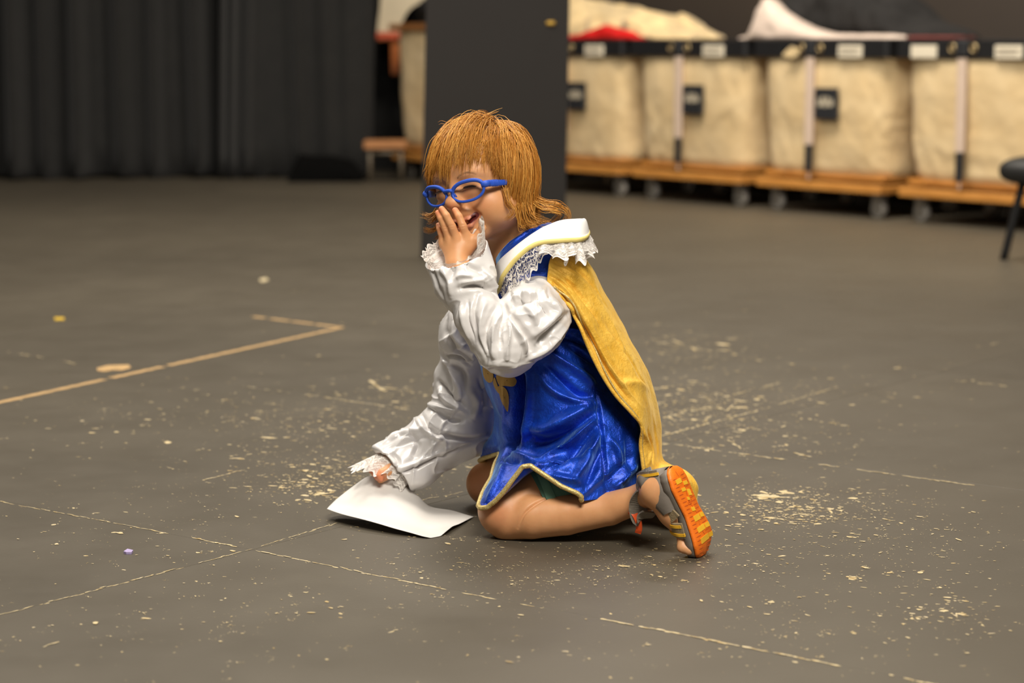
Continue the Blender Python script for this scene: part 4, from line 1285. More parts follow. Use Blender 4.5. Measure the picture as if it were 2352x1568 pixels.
# ---------------------------------------------------------------- sleeves
def sleeve_near():
    S_ = Field(np.arange(-.17, .13, .0016), np.arange(3.40, 3.68, .0016), np.arange(.25, .56, .0016))
    S_.chain([P(1236, 690, 3.565), P(1215, 738, 3.525), P(1168, 797, 3.49)], [.038, .056, .047], .01, .02)
    S_.cone(P(1215, 700, 3.555), P(1264, 728, 3.555), .036, .034, .02)
    S_.chain([P(1152, 790, 3.488), P(1098, 722, 3.495)], [.046, .0385], .008)
    S_.chain([P(1092, 692, 3.512), P(1068, 645, 3.527), P(1047, 582, 3.542)], [.0395, .0500, .0560], .004, .012)
    cn = P(1047, 582, 3.542) - P(1068, 645, 3.527); cn /= np.linalg.norm(cn)
    pl = (P(976, 611, 3.545) + P(1122, 549, 3.535)) / 2
    nrm = np.array([-.36, -.22, .91]); nrm /= np.linalg.norm(nrm)
    S_.plane(pl, nrm, .002)
    S_.cone(P(1078, 665, 3.522), pl + nrm * .03, .030, .062, .002, True)
    V, Q = S_.mesh(2)
    st = [([(1054, 663), (1080, 657), (1104, 655), (1132, 664), (1153, 680)], 6, -.011), ([(1057, 650), (1100, 645), (1118, 636)], 5, .005), ([(1110, 618), (1134, 655), (1152, 680)], 4, .005), ([(1100, 625), (1125, 660), (1145, 682)], 4, -.004),
          ([(1100, 675), (1089, 721), (1099, 775), (1120, 826)], 6, -.006), ([(1115, 690), (1104, 735), (1105, 780), (1118, 815)], 6, .005), ([(1143, 700), (1124, 737), (1113, 775), (1125, 820)], 6, -.007), ([(1153, 718), (1135, 750), (1133, 796), (1136, 826)], 5, .006),
          ([(1158, 727), (1148, 770), (1150, 800)], 4, -.006), ([(1162, 727), (1170, 765), (1166, 800), (1164, 826)], 5, .006), ([(1160, 715), (1184, 760), (1202, 790), (1208, 814)], 5, .008), ([(1170, 722), (1196, 752), (1218, 785), (1222, 812)], 7, -.009),
          ([(1306, 722), (1266, 762), (1234, 796)], 8, -.009), ([(1314, 735), (1285, 768), (1250, 800), (1210, 828)], 6, .006), ([(1290, 712), (1250, 748), (1222, 775)], 9, .007),
          ([(1178, 708), (1205, 693), (1245, 682)], 6, -.006), ([(1172, 690), (1205, 678), (1232, 676)], 6, .006), ([(1155, 695), (1162, 715), (1160, 740)], 5, -.010),
          ([(1232, 690), (1252, 712), (1262, 738)], 6, -.005), ([(1252, 690), (1272, 705), (1282, 722)], 5, .005), ([(1205, 700), (1225, 725), (1232, 750)], 6, .005),
          ([(990, 612), (1005, 650), (1022, 690)], 7, -.005), ([(1008, 606), (1030, 640), (1035, 680)], 7, .005), ([(1035, 596), (1040, 620), (1030, 650)], 6, -.004), ([(1062, 590), (1078, 612), (1110, 626)], 7, -.004), ([(1046, 640), (1060, 632), (1090, 636)], 6, .004),
          ([(1100, 845), (1140, 835), (1190, 840)], 8, .003), ([(1060, 700), (1066, 740), (1084, 790)], 5, .004), ([(1075, 690), (1076, 735), (1092, 785)], 4, -.004)]
    for k, x in enumerate(range(1170, 1262, 11)):
        st.append(([(x, 662 + (k % 2) * 3), (x + 2 + (k % 3) * 3, 690 + (k % 3) * 7)], 4.0, (.0022 if k % 2 else -.0026)))
    V = sculpt(V, Q, [(p_, w_, a_ * 1.45) for p_, w_, a_ in st])
    N = vnormals(V, Q)
    rdg = (1 - np.abs(noise(V + noise(V, .05)[:, None] * .02, .034))) ** 7
    V = V + N * (noise(V, .03) * .0020 + rdg * .0022 + noise(V * np.array([1, 1, 1.6]), .013) * .0006)[:, None]
    return obj('sleeve', V, Q, MSAT, person), V, Q, pl, nrm
slN, SVN, SQN, cuffP, cuffN = sleeve_near()
def sleeve_far():
    S_ = Field(np.arange(-.27, .04, .0018), np.arange(3.68, 3.94, .0018), np.arange(.02, .50, .0018))
    S_.chain([P(1108, 715, 3.79), P(1078, 770, 3.805), P(1072, 815, 3.82), P(1066, 880, 3.835), P(1064, 945, 3.83)], [.048, .0470, .0400, .0500, .0580], .01, .02)
    S_.chain([P(1050, 965, 3.825), P(965, 1040, 3.79), P(905, 1070, 3.77), P(870, 1090, 3.757)], [.054, .0490, .0445, .047], .02, .016)
    S_.ell(P(1040, 1010, 3.79), (.062, .04, .036), k=.03)
    S_.ell(P(958, 1095, 3.768), (.03, .04, .020), k=.02)
    a = P(903, 1078, 3.765); n_ = P(868, 1108, 3.755) - P(932, 1054, 3.775); n_ /= np.linalg.norm(n_)
    S_.plane(a, n_, .002)
    S_.cone(P(960, 1046, 3.787), a + n_ * .02, .028, .050, .002, True)
    V, Q = S_.mesh(2)
    st = [([(1029, 720), (1024, 766), (1050, 808), (1088, 827)], 8, -.009), ([(1045, 735), (1048, 775), (1070, 800)], 7, .006), ([(1017, 826), (1036, 850), (1053, 891), (1049, 931)], 6, .007), ([(1030, 840), (1062, 860), (1070, 905)], 7, -.008), ([(1024, 815), (1050, 822), (1080, 838)], 5, -.007),
          ([(1005, 875), (1033, 905), (1064, 930)], 7, -.008), ([(1008, 895), (1030, 925), (1070, 950)], 6, .006), ([(965, 945), (985, 980), (1021, 1000), (1080, 1008), (1122, 1000)], 6, -.008), ([(958, 960), (978, 992), (1020, 1014)], 5, .005),
          ([(876, 1022), (925, 998), (978, 985)], 6, .005), ([(880, 1035), (930, 1015), (985, 1000)], 6, -.004), ([(917, 1088), (957, 1072), (1041, 1036), (1110, 1007)], 4, -.006), ([(912, 1078), (955, 1062), (1035, 1027)], 4, .005),
          ([(1085, 900), (1095, 930), (1085, 965)], 8, .006), ([(1100, 870), (1112, 910), (1108, 950)], 6, -.005), ([(940, 990), (960, 1020), (950, 1050)], 6, -.005), ([(1000, 945), (1030, 960), (1060, 965)], 6, -.006), ([(985, 930), (1015, 940), (1050, 945)], 5, .006),
          ([(1030, 985), (1000, 1020), (985, 1050)], 6, .004), ([(900, 1040), (915, 1060), (905, 1085)], 5, -.004)]
    V = sculpt(V, Q, [(p_, w_, a_ * 1.45) for p_, w_, a_ in st])
    N = vnormals(V, Q)
    rdg = (1 - np.abs(noise(V + noise(V, .05)[:, None] * .03 + 3, .04))) ** 7
    V = V + N * (noise(V, .032) * .003 + rdg * .0038 + noise(V, .014) * .0008)[:, None]
    V[:, 2] = np.maximum(V[:, 2], .02)
    return obj('sleeve', V, Q, MSAT, person), a, n_
slF, cuffPF, cuffNF = sleeve_far()
# ---------------------------------------------------------------- lace at the cuffs
def ruffle(base, outw, height, nfold, amp, name, parent, m, nv=9, th=None, closed=True):
    """base: ring of points; outw: direction of the frill at each; height array"""
    n = len(base)
    t = np.linspace(0, 1, nv)
    ph = np.linspace(0, 2 * math.pi * nfold, n)
    T = np.roll(base, -1, 0) - np.roll(base, 1, 0) if closed else np.gradient(base, axis=0)
    T /= np.linalg.norm(T, axis=1)[:, None] + 1e-9
    side = np.cross(T, outw); side /= np.linalg.norm(side, axis=1)[:, None] + 1e-9
    V = np.array([[base[i] + outw[i] * height[i] * tt * (1 + .10 * math.sin(ph[i] * 2.3)) + side[i] * amp * math.sin(ph[i] + 1.1 * math.sin(ph[i] * .37)) * tt ** .8
                   + T[i] * amp * .6 * math.cos(ph[i] * 1.0) * tt for i in range(n)] for tt in t])
    Q = gridfaces(nv, n, closed)
    o = obj(name, V.reshape(-1, 3), Q, m, parent)
    s_ = np.concatenate([[0], np.cumsum(np.linalg.norm(np.diff(base, axis=0), axis=1))])
    L_a = np.stack([np.broadcast_to(s_, (nv, n)), t[:, None] * height[None, :], np.broadcast_to(t[:, None], (nv, n))], -1).reshape(-1, 3)
    at_ = o.data.attributes.new('lace', 'FLOAT_VECTOR', 'POINT'); at_.data.foreach_set('vector', L_a.astype(np.float32).ravel())
    return o
n = 260
aa = np.linspace(0, 2 * math.pi, n, endpoint=False)
e1 = P(1122, 549, 3.535) - P(976, 611, 3.545); e1 = e1 - cuffN * e1.dot(cuffN); e1 /= np.linalg.norm(e1); e2 = np.cross(cuffN, e1)
if e2[1] > 0: e2 = -e2
base = cuffP + np.outer(np.cos(aa) * .048, e1) + np.outer(np.sin(aa) * .043, e2) - cuffN * .006
outd = cuffN[None, :] + np.outer(np.cos(aa) * .25, e1) + np.outer(np.sin(aa) * .15, e2)
hgt = .004 + .040 * np.clip(np.cos(aa), 0, 1) ** 5 + .016 * np.clip(-np.cos(aa), 0, 1) + .014 * np.clip(-np.sin(aa), 0, 1)
ruffle(base, outd, hgt, 13, .0035, 'cuff_lace', slN, MLACE)
e1f = np.cross(cuffNF, [0, 1, 0]); e1f /= np.linalg.norm(e1f); e2f = np.cross(cuffNF, e1f)
base = cuffPF + np.outer(np.cos(aa) * .037, e1f) + np.outer(np.sin(aa) * .036, e2f) - cuffNF * .006
updot = base[:, 2] - base[:, 2].mean()
outd = cuffNF[None, :] + np.outer(np.cos(aa) * .2, e1f) + np.outer(np.sin(aa) * .2, e2f)
hgt = .024 + .040 * np.clip(updot / .03, 0, 1) ** 2
ruffle(base, outd, hgt, 11, .005, 'cuff_lace', slF, MLACE)
# ---------------------------------------------------------------- collar
colk = [((1133, 640, 3.630), (1140, 672, 3.60)), ((1139, 622, 3.600), (1150, 650, 3.560)), ((1147, 605, 3.585), (1158, 630, 3.540)), ((1176, 583, 3.572), (1188, 592, 3.528)), ((1228, 549, 3.578), (1232, 560, 3.525)),
        ((1280, 517, 3.605), (1290, 552, 3.530)), ((1318, 511, 3.640), (1335, 549, 3.555)), ((1335, 515, 3.690), (1350, 537, 3.630)), ((1325, 515, 3.735), (1340, 527, 3.740)),
        ((1270, 528, 3.770), (1285, 535, 3.815)), ((1210, 560, 3.775), (1200, 570, 3.830)), ((1155, 605, 3.745), (1135, 612, 3.80)), ((1135, 640, 3.690), (1120, 660, 3.72))]
inn = spline([P(*k[0]) for k in colk], 260, True); outp = spline([P(*k[1]) for k in colk], 260, True)
nv = 14
CV = []
for t in np.linspace(0, 1, nv):
    q = inn * (1 - t) + outp * t
    q[:, 2] += .012 * math.sin(t * math.pi) * np.clip(np.linalg.norm(outp - inn, axis=1) / .05, .3, 1.2)
    CV.append(q)
CV = np.array(CV); n = 260
CV = CV.reshape(-1, 3); CQ = gridfaces(nv, n, True)
W, WQ = shell(CV, nv, n, True, .003, CQ)
MCOL = simple('collar_satin', (.82, .81, .78), .5, .03, 20, .08, 200)
collar = obj('collar', W, WQ, MCOL, person)
v, f = tube(outp, .0040, 10, True); obj('piping', v, f, MPIPE, collar)
nf = 420
o2 = spline([P(*k[1]) for k in colk], nf, True); i2 = spline([P(*k[0]) for k in colk], nf, True)
od = o2 - i2; od /= np.linalg.norm(od, axis=1)[:, None]
idx = np.linspace(0, 13, nf, endpoint=False)
# crisp frill at the back, sheer flat lace in front
dn = od * .30 + np.array([0, -.1, -1.0]); dn /= np.linalg.norm(dn, axis=1)[:, None]
s0, s1 = int(nf * 4.0 / 13), int(nf * 8.5 / 13)
k = np.arange(s0, s1)
e_ = np.sin(np.linspace(0, math.pi, len(k))) ** .4
for w_, hh in ((0, .030), (1, .022)):
    ruffle(o2[k] + np.array([0, .002 + .004 * w_, -.002]), dn[k] + od[k] * (.5 - .6 * w_), hh * e_ * (1 + .22 * np.sin(np.arange(len(k)) * .23 + w_)), 8.5 + w_ * 2, .010, 'collar_lace', collar, MLACE, 12, closed=False)
k = np.arange(int(nf * .6 / 13), int(nf * 4.5 / 13))
e_ = np.sin(np.linspace(.12, math.pi - .1, len(k))) ** .6
dn2 = np.array([.26, -.12, -.95]); dn2 = np.repeat(dn2[None] / np.linalg.norm(dn2), len(k), 0)
ruffle(o2[k] + np.array([0, -.001, -.002]), dn2, .046 * e_, 5, .003, 'collar_lace', collar, MLACE2, 14, closed=False)
# ---------------------------------------------------------------- cape
rows = [
    [(1256, 657, 3.545), (1259, 620, 3.548), (1270, 584, 3.570), (1300, 565, 3.61), (1335, 575, 3.67), (1320, 580, 3.75), (1250, 600, 3.815)],
    [(1284, 678, 3.540), (1298, 645, 3.545), (1318, 615, 3.570), (1345, 605, 3.61), (1362, 622, 3.69), (1345, 640, 3.78), (1265, 660, 3.84)],
    [(1312, 706, 3.540), (1332, 680, 3.545), (1358, 665, 3.580), (1378, 660, 3.625), (1388, 672, 3.70), (1370, 690, 3.80), (1285, 720, 3.85)],
    [(1333, 752, 3.540), (1358, 730, 3.543), (1388, 720, 3.580), (1410, 718, 3.635), (1418, 728, 3.71), (1400, 750, 3.82), (1300, 780, 3.87)],
    [(1354, 802, 3.540), (1382, 785, 3.543), (1415, 775, 3.580), (1440, 775, 3.640), (1449, 785, 3.71), (1420, 800, 3.83), (1290, 840, 3.88)],
    [(1382, 858, 3.538), (1410, 845, 3.540), (1445, 838, 3.575), (1473, 838, 3.640), (1483, 848, 3.71), (1440, 870, 3.84), (1240, 900, 3.885)],
    [(1415, 908, 3.536), (1438, 900, 3.538), (1468, 893, 3.570), (1492, 893, 3.640), (1501, 903, 3.71), (1450, 920, 3.845), (1160, 950, 3.875)],
    [(1452, 948, 3.536), (1466, 945, 3.540), (1486, 942, 3.575), (1505, 946, 3.645), (1511, 955, 3.71), (1450, 960, 3.85), (1152, 985, 3.875)],
    [(1474, 978, 3.545), (1482, 985, 3.548), (1494, 992, 3.580), (1511, 1000, 3.645), (1517, 1008, 3.71), (1450, 1000, 3.85), (1158, 1012, 3.87)],
    [(1472, 1025, 3.556), (1483, 1030, 3.560), (1498, 1040, 3.590), (1512, 1045, 3.640), (1519, 1050, 3.70), (1440, 1050, 3.85), (1190, 1040, 3.87)],
    [(1478, 1082, 3.560), (1492, 1083, 3.566), (1508, 1076, 3.590), (1523, 1066, 3.620), (1535, 1066, 3.68), (1450, 1075, 3.83), (1230, 1055, 3.87)],
    [(1480, 1100, 3.575), (1500, 1098, 3.578), (1528, 1075, 3.590), (1556, 1072, 3.600), (1575, 1086, 3.640), (1480, 1090, 3.80), (1280, 1075, 3.86)],
    [(1505, 1130, 3.590), (1530, 1120, 3.580), (1560, 1098, 3.575), (1585, 1100, 3.590), (1600, 1120, 3.620), (1520, 1120, 3.77), (1330, 1090, 3.86)],
    [(1530, 1165, 3.590), (1550, 1150, 3.585), (1575, 1130, 3.580), (1593, 1135, 3.590), (1598, 1148, 3.620), (1550, 1140, 3.74), (1380, 1100, 3.85)],
    [(1550, 1190, 3.600), (1570, 1180, 3.595), (1590, 1172, 3.590), (1602, 1170, 3.600), (1604, 1176, 3.640), (1570, 1165, 3.72), (1420, 1110, 3.84)],
    [(1572, 1212, 3.620), (1592, 1210, 3.615), (1610, 1208, 3.610), (1622, 1204, 3.625), (1618, 1196, 3.670), (1580, 1180, 3.73), (1450, 1120, 3.83)]]
K = np.array([[P(*c) for c in r] for r in rows])
nr, nc = 260, 200
g1 = spline(K.reshape(len(rows), -1), nr).reshape(nr, 7, 3)
g2 = spline(np.swapaxes(g1, 0, 1).reshape(7, -1), nc).reshape(nc, nr, 3)
KV = np.swapaxes(g2, 0, 1)
KV[..., 2] = np.maximum(KV[..., 2], .004)
KVf = KV.reshape(-1, 3); KQ = gridfaces(nr, nc)
Nk = vnormals(KVf, KQ)
if (Nk * (CAM - KVf)).sum(1)[:20 * nc].mean() < 0: KQ = KQ[:, ::-1]
ks = [([(1266, 640), (1300, 690), (1345, 760), (1385, 835)], 5, -.007), ([(1268, 625), (1320, 690), (1380, 790), (1425, 870)], 7, .006), ([(1272, 610), (1330, 670), (1390, 760)], 6, -.006), ([(1278, 600), (1340, 655), (1400, 740), (1450, 840)], 8, .006),
      ([(1290, 592), (1350, 640), (1400, 710)], 6, -.005), ([(1320, 720), (1365, 800), (1410, 875), (1460, 930)], 4, -.006), ([(1328, 712), (1372, 790), (1418, 868), (1470, 932)], 4, .006), ([(1345, 745), (1400, 830), (1455, 900)], 7, -.005),
      ([(1380, 740), (1425, 810), (1470, 885)], 9, .006), ([(1400, 760), (1450, 830), (1490, 900)], 6, -.005), ([(1420, 880), (1460, 880), (1490, 895)], 10, .005), ([(1478, 985), (1490, 1030), (1488, 1070)], 5, .006), ([(1490, 985), (1500, 1030), (1500, 1065)], 4, -.008), ([(1500, 960), (1508, 1010), (1510, 1055)], 4, .004),
      ([(1262, 648), (1290, 668), (1310, 690)], 3, .004), ([(1264, 632), (1290, 648), (1315, 672)], 3, -.004), ([(1266, 615), (1295, 632), (1325, 655)], 3, .004), ([(1270, 600), (1300, 615), (1335, 640)], 3, -.004),
      ([(1560, 1085), (1585, 1115), (1592, 1150)], 6, .005), ([(1590, 1165), (1600, 1185), (1612, 1200)], 5, -.004)]
KVf = sculpt(KVf, KQ, ks)
KVf = KVf + vnormals(KVf, KQ) * (noise(KVf, .03) * .0018 + noise(KVf * np.array([1, 1, .5]), .02) * .0006)[:, None]
KVf[:, 2] = np.maximum(KVf[:, 2], .003)
W, WQ = shell(KVf, nr, nc, False, .0025, KQ)
cape = obj('cape', W, WQ, MGOLD, person)
edge = KVf.reshape(nr, nc, 3)[:200, 0]
v, f = tube(edge[::2], .0035, 8); obj('cape_hem', v, f, MGOLD, cape)
edge2 = KVf.reshape(nr, nc, 3)[8:190, 9]
Nn = vnormals(KVf, KQ).reshape(nr, nc, 3)[8:190, 9]
v, f = tube((edge2 + Nn * .0008)[::2], .0018, 6); obj('cape_seam', v, f, MTRIM, cape)
# ================================================================ HAIR
def hairs():
    rg = np.random.default_rng(21)
    c0_ = np.array([0, -.009, .010]); rad = np.array([.0745, .0905, .0805])
    down = HR.T @ np.array([0, 0, -1.0])
    K = np.array([.004, -.042, .09]); 
    def lvl(p, extra=0.0): return np.linalg.norm((p - c0_) / (rad + extra), axis=-1)
    def hairline(phi):
        a = np.degrees(np.abs(phi))
        return np.interp(a, [0, 35, 60, 80, 100, 130, 180], [.050, .045, .030, .005, -.030, -.050, -.055])
    def endz(phi, r):
        s = np.degrees(phi)                # + is the near side
        near = np.interp(s, [-180, -140, -112, -88, -64, -50, -36, 0, 30, 44, 56, 66, 85, 110, 140, 180],
                         [-.106, -.102, -.082, -.045, -.020, -.004, .016, .024, .027, .018, -.004, -.062, -.083, -.096, -.106, -.106])
        return near
    def simulate(root, jit, curl):
        n = len(root)
        lay = jit[:, 0] * .0085
        p = root.copy()
        v = root - K; nn = (root - c0_) / rad ** 2; nn /= np.linalg.norm(nn, axis=1)[:, None]
        v -= nn * (v * nn).sum(1)[:, None]; v /= np.linalg.norm(v, axis=1)[:, None] + 1e-9
        fw = np.clip((root[:, 1] + .055) / .05, 0, 1) * np.clip((root[:, 2] - .02) / .03, 0, 1)
        v = v + fw[:, None] * np.array([.10, 1.3, 0]) * 1.2 + fw[:, None] * np.stack([rg.normal(0, .28, n), 0 * fw, 0 * fw], -1)
        nn2 = nn; v -= nn2 * (v * nn2).sum(1)[:, None]; v /= np.linalg.norm(v, axis=1)[:, None] + 1e-9
        path = [p.copy()]
        h = .0055
        alive = np.ones(n, bool); cnt = np.zeros(n, int)
        for s in range(64):
            ph = np.arctan2(p[:, 0], p[:, 1] + .009)
            ez = endz(ph, jit) + jit[:, 1] * np.interp(np.degrees(np.abs(ph)), [0, 45, 70], [.018, .016, .012])
            below = p[:, 2] - ez
            g = .11 + .25 * np.clip(1 - below / .10, 0, 1)[:, None]
            v = v + down * g
            # locks sway a little
            v = v + .028 * np.stack([noise(p + jit[:, 2:3] * .002, .03), noise(p + 7.7, .03), noise(p + 3.3, .03)], -1)
            # flicked-out ends at the nape and on the far side
            adeg = np.degrees(ph)
            out = np.stack([p[:, 0], p[:, 1] + .02, 0 * p[:, 0]], -1); out /= np.linalg.norm(out, axis=1)[:, None] + 1e-9
            fl = np.clip(1 - below / .035, 0, 1) * (np.interp(adeg, [-180, -120, -95, -60, -45, 60, 75, 100, 125, 160, 180], [.55, .75, .9, .8, 0, 0, -.25, -.22, .05, .6, .6]) + curl * .35)
            v = v + out * fl[:, None] * .55
            # fringe combed to the face
            v /= np.linalg.norm(v, axis=1)[:, None] + 1e-9
            q = p + v * h
            L = lvl(q, 0)
            e = lay + .0028
            lim = 1 + e / .08 * min(1, (s + 1) / 7)
            m = L < lim
            cap_ = lim * 1.06; mc = (L > cap_) & (q[:, 2] > -.045)
            q = np.where(mc[:, None], c0_ + (q - c0_) / L[:, None] * cap_[:, None], q)
            L = np.where(mc, cap_, L)
            qn = c0_ + (q - c0_) / L[:, None] * lim[:, None]
            q = np.where(m[:, None], qn, q)
            # keep clear of cheeks and neck
            jaw = np.array([0, .012, -.06]); jr = np.array([.066, .080, .075])
            Lj = np.linalg.norm((q - jaw) / jr, axis=1)
            mj = Lj < 1
            q = np.where(mj[:, None], jaw + (q - jaw) / Lj[:, None], q)
            nrm_ = (q - c0_) / rad ** 2; nrm_ /= np.linalg.norm(nrm_, axis=1)[:, None]
            vn = (v * nrm_).sum(1); v = np.where((m & (vn < 0))[:, None], v - nrm_ * vn[:, None], v)
            njj = (q - jaw) / jr ** 2; njj /= np.linalg.norm(njj, axis=1)[:, None]
            vn = (v * njj).sum(1); v = np.where((mj & (vn < 0))[:, None], v - njj * vn[:, None], v)
            p = np.where(alive[:, None], q, p)
            cnt += alive
            alive = alive & (p[:, 2] > ez)
            path.append(p.copy())
        return np.stack(path, 1), cnt
    # guides
    NG, NCH = 720, 17
    roots = []
    while len(roots) < NG:
        u = rg.normal(size=3); u /= np.linalg.norm(u)
        r = c0_ + u * rad * .97
        if r[2] > hairline(math.atan2(r[0], r[1] + .009)) and r[2] > -.06: roots.append(r)
    roots = np.array(roots)
    jit = np.stack([rg.random(NG) ** 1.2, rg.normal(0, 1, NG) * .55, rg.normal(0, 1, NG)], -1)
    GP, cnt = simulate(roots, jit, rg.normal(0, .5, NG))
    M = 14
    allv, allf, rnd = [], [], []
    base = 0
    tri = np.array([0, 2 * math.pi / 3, 4 * math.pi / 3])
    for gidx in range(NG):
        L = cnt[gidx]
        if L < 4: continue
        g = GP[gidx, :L + 1]
        t = np.linspace(0, L, M); i = np.minimum(t.astype(int), L - 1); f = (t - i)[:, None]
        gp = g[i] * (1 - f) + g[i + 1] * f
        s = np.linspace(0, 1, M)[:, None]
        for c in range(NCH):
            off = rg.normal(0, .0034 + .003 * max(0, (gp[0][2] - .06) / .03), 3); off2 = rg.normal(0, .0024, 3)
            tl = rg.uniform(.86, 1.04)
            pts = gp[0] + 0 * gp
            tt = np.linspace(0, (M - 1) * min(tl, 1), M); i2 = np.minimum(tt.astype(int), M - 2); f2 = (tt - i2)[:, None]
            pts = gp[i2] * (1 - f2) + gp[i2 + 1] * f2
            pts = pts + off * (1 - .75 * s) + off2 * s ** 2 * 1.4
            # never below the scalp
            Lc = lvl(pts); mm = Lc < 1.005
            pts = np.where(mm[:, None], c0_ + (pts - c0_) / Lc[:, None] * 1.005, pts)
            W = HC + pts @ HR.T
            T = np.gradient(W, axis=0); T /= np.linalg.norm(T, axis=1)[:, None] + 1e-9
            ref = np.array([.3, -.8, .5]); a = np.cross(T, ref); a /= np.linalg.norm(a, axis=1)[:, None] + 1e-9; b = np.cross(T, a)
            r = .00045 * np.minimum(1, (1.03 - s) * 2.2) ** .7
            V = W[:, None, :] + r[:, :, None] * (np.cos(tri)[None, :, None] * a[:, None, :] + np.sin(tri)[None, :, None] * b[:, None, :])
            allv.append(V.reshape(-1, 3)); q = gridfaces(M, 3, True) + base; allf.append(q); base += M * 3
            rnd.append(np.full(M * 3, np.clip(rg.random() * .55 + (.5 + jit[gidx, 2] * .22) * .45 + .05, 0, 1)))
    return np.concatenate(allv), np.concatenate(allf), np.concatenate(rnd)
HV, HQ, HRND = hairs()
def hair_mat():
    t = NT('ginger_hair')
    at = t.node('ShaderNodeAttribute', attribute_name='shade')
    c = t.ramp(at.outputs['Fac'], [(.1, (.24, .080, .011)), (.5, (.44, .172, .026)), (.9, (.70, .36, .082))])
    t.l(c, t.b.inputs['Base Color'])
    t.set(Roughness=.38, Specular_IOR_Level=.42)
    t.b.inputs['Specular Tint'].default_value = (1, .78, .45, 1)
    return t.m
# a few stray locks at the nape that curl out past the collar, and at the far cheek
def lock(pts, r, n, seed):
    rg = np.random.default_rng(seed); v, f = [], []
    P3 = np.array([P(*p) for p in pts])
    for k in range(n):
        q = P3 + rg.normal(0, r, 3) + rg.normal(0, r * .5, P3.shape)
        c = spline(q, 18)
        a, b = tube(c, np.linspace(.00065, .00015, 18), 3); o = len(v)
        v += list(a); f += [tuple(int(i) + o for i in x) for x in b]
    return v, f
LV, LF, LR = [], [], []
for k, (pts, r, n) in enumerate([
    ([(1228, 455, 3.66), (1252, 466, 3.655), (1280, 470, 3.655), (1300, 482, 3.66), (1306, 498, 3.665), (1298, 512, 3.67)], .0028, 34),
    ([(1225, 465, 3.65), (1245, 478, 3.64), (1270, 480, 3.64), (1286, 490, 3.65), (1270, 508, 3.66), (1262, 514, 3.66)], .003, 24),
    ([(1215, 470, 3.63), (1222, 492, 3.62), (1240, 506, 3.615), (1262, 508, 3.62)], .003, 26),
    ([(1200, 470, 3.61), (1205, 498, 3.605), (1214, 516, 3.60), (1232, 518, 3.605)], .003, 26),
    ([(1188, 470, 3.60), (1190, 498, 3.598), (1196, 520, 3.598), (1206, 522, 3.60)], .0025, 20),
    ([(1160, 430, 3.585), (1166, 462, 3.575), (1180, 486, 3.573), (1164, 502, 3.575)], .0022, 22),
    ([(1012, 470, 3.70), (1000, 492, 3.70), (985, 497, 3.70), (972, 494, 3.70)], .0025, 26), ([(1012, 480, 3.70), (998, 505, 3.70), (984, 512, 3.70)], .0025, 22),
    ([(1014, 500, 3.70), (1004, 524, 3.70), (990, 530, 3.70), (976, 527, 3.70)], .0022, 28), ([(1016, 520, 3.70), (1010, 540, 3.70), (1000, 548, 3.70)], .002, 14),
    ([(1130, 268, 3.66), (1100, 258, 3.66), (1070, 262, 3.66)], .003, 5), ([(1040, 290, 3.64), (1015, 282, 3.64), (1008, 284, 3.64)], .002, 2), ([(1110, 266, 3.66), (1140, 256, 3.66), (1152, 252, 3.66)], .003, 3)]):
    v, f = lock(pts, r, n, k)
    o = len(LV); LV += v; LF += [tuple(i + o for i in x) for x in f]
LR = np.random.default_rng(5).random(len(LV) // 54 + 1).repeat(54)[:len(LV)]
nh = len(HV)
LQ = np.array([x for x in LF if len(x) == 4]) + nh
HV = np.concatenate([HV, np.array(LV)]); HQ = np.concatenate([HQ, LQ]); HRND = np.concatenate([HRND, LR * .6 + .35])
hair = obj('hair', HV, HQ, hair_mat(), person)
hair['kind'] = 'stuff'
at = hair.data.attributes.new('shade', 'FLOAT', 'POINT'); at.data.foreach_set('value', HRND.astype(np.float32))

# ================================================================ GLASSES
MFR = simple('blue_frame', (.016, .080, .50), .58, .06, 200)
gl = thing('eyeglasses', 'blue rubber-framed eyeglasses worn low on the kneeling child\'s nose', 'glasses', tuple(hw(0, .10, -.03)))
GY, GZ = .0975, -.0195                      # bridge of the frame in head coordinates
def gpt(x, z, dy=0.0): return hw(x, GY - 4.6 * x * x + dy, GZ + z)
def lens_outline(s, n=48, g=1.0):
    o = []
    for k in range(n):
        a = 2 * math.pi * k / n
        x = math.cos(a); z = math.sin(a)
        rx = .0275 if x * 1 > 0 else .0265
        X = rx * math.copysign(abs(x) ** .86, x); Z = (.0155 if z > 0 else .0170) * math.copysign(abs(z) ** .92, z)
        Z += .0022 * x + (.0010 if z > 0 else -.0008) * x
        o.append((s * (.0325 + X * g), Z * g))
    return o
mb = MB()
for s in (-1, 1):
    pts = [gpt(x, z) for x, z in lens_outline(s)]
    mb.tube(pts, [.0024 + .0009 * (math.sin(2 * math.pi * k / 48) > .2) for k in range(48)], 8, True)
    # end piece at the hinge
    mb.tube([gpt(s * .0565, .0050), gpt(s * .0625, .0056, -.001), gpt(s * .0665, .0058, -.005)], [.0046, .0060, .0050], 10)
mb.tube([gpt(-.0085, .0035, .001), gpt(-.004, .0050, .0025), gpt(0, .0054, .003), gpt(.004, .0050, .0025), gpt(.0085, .0035, .001)], [.0032, .0030, .0030, .0030, .0032], 10)
for s in (-1, 1):
    mb.tube([gpt(s * .0068, .001, -.001), gpt(s * .0080, -.005, -.004), gpt(s * .0098, -.010, -.006)], [.0018, .0026, .0016], 8)
frame_ = mb.build('frame', MFR, gl, True)
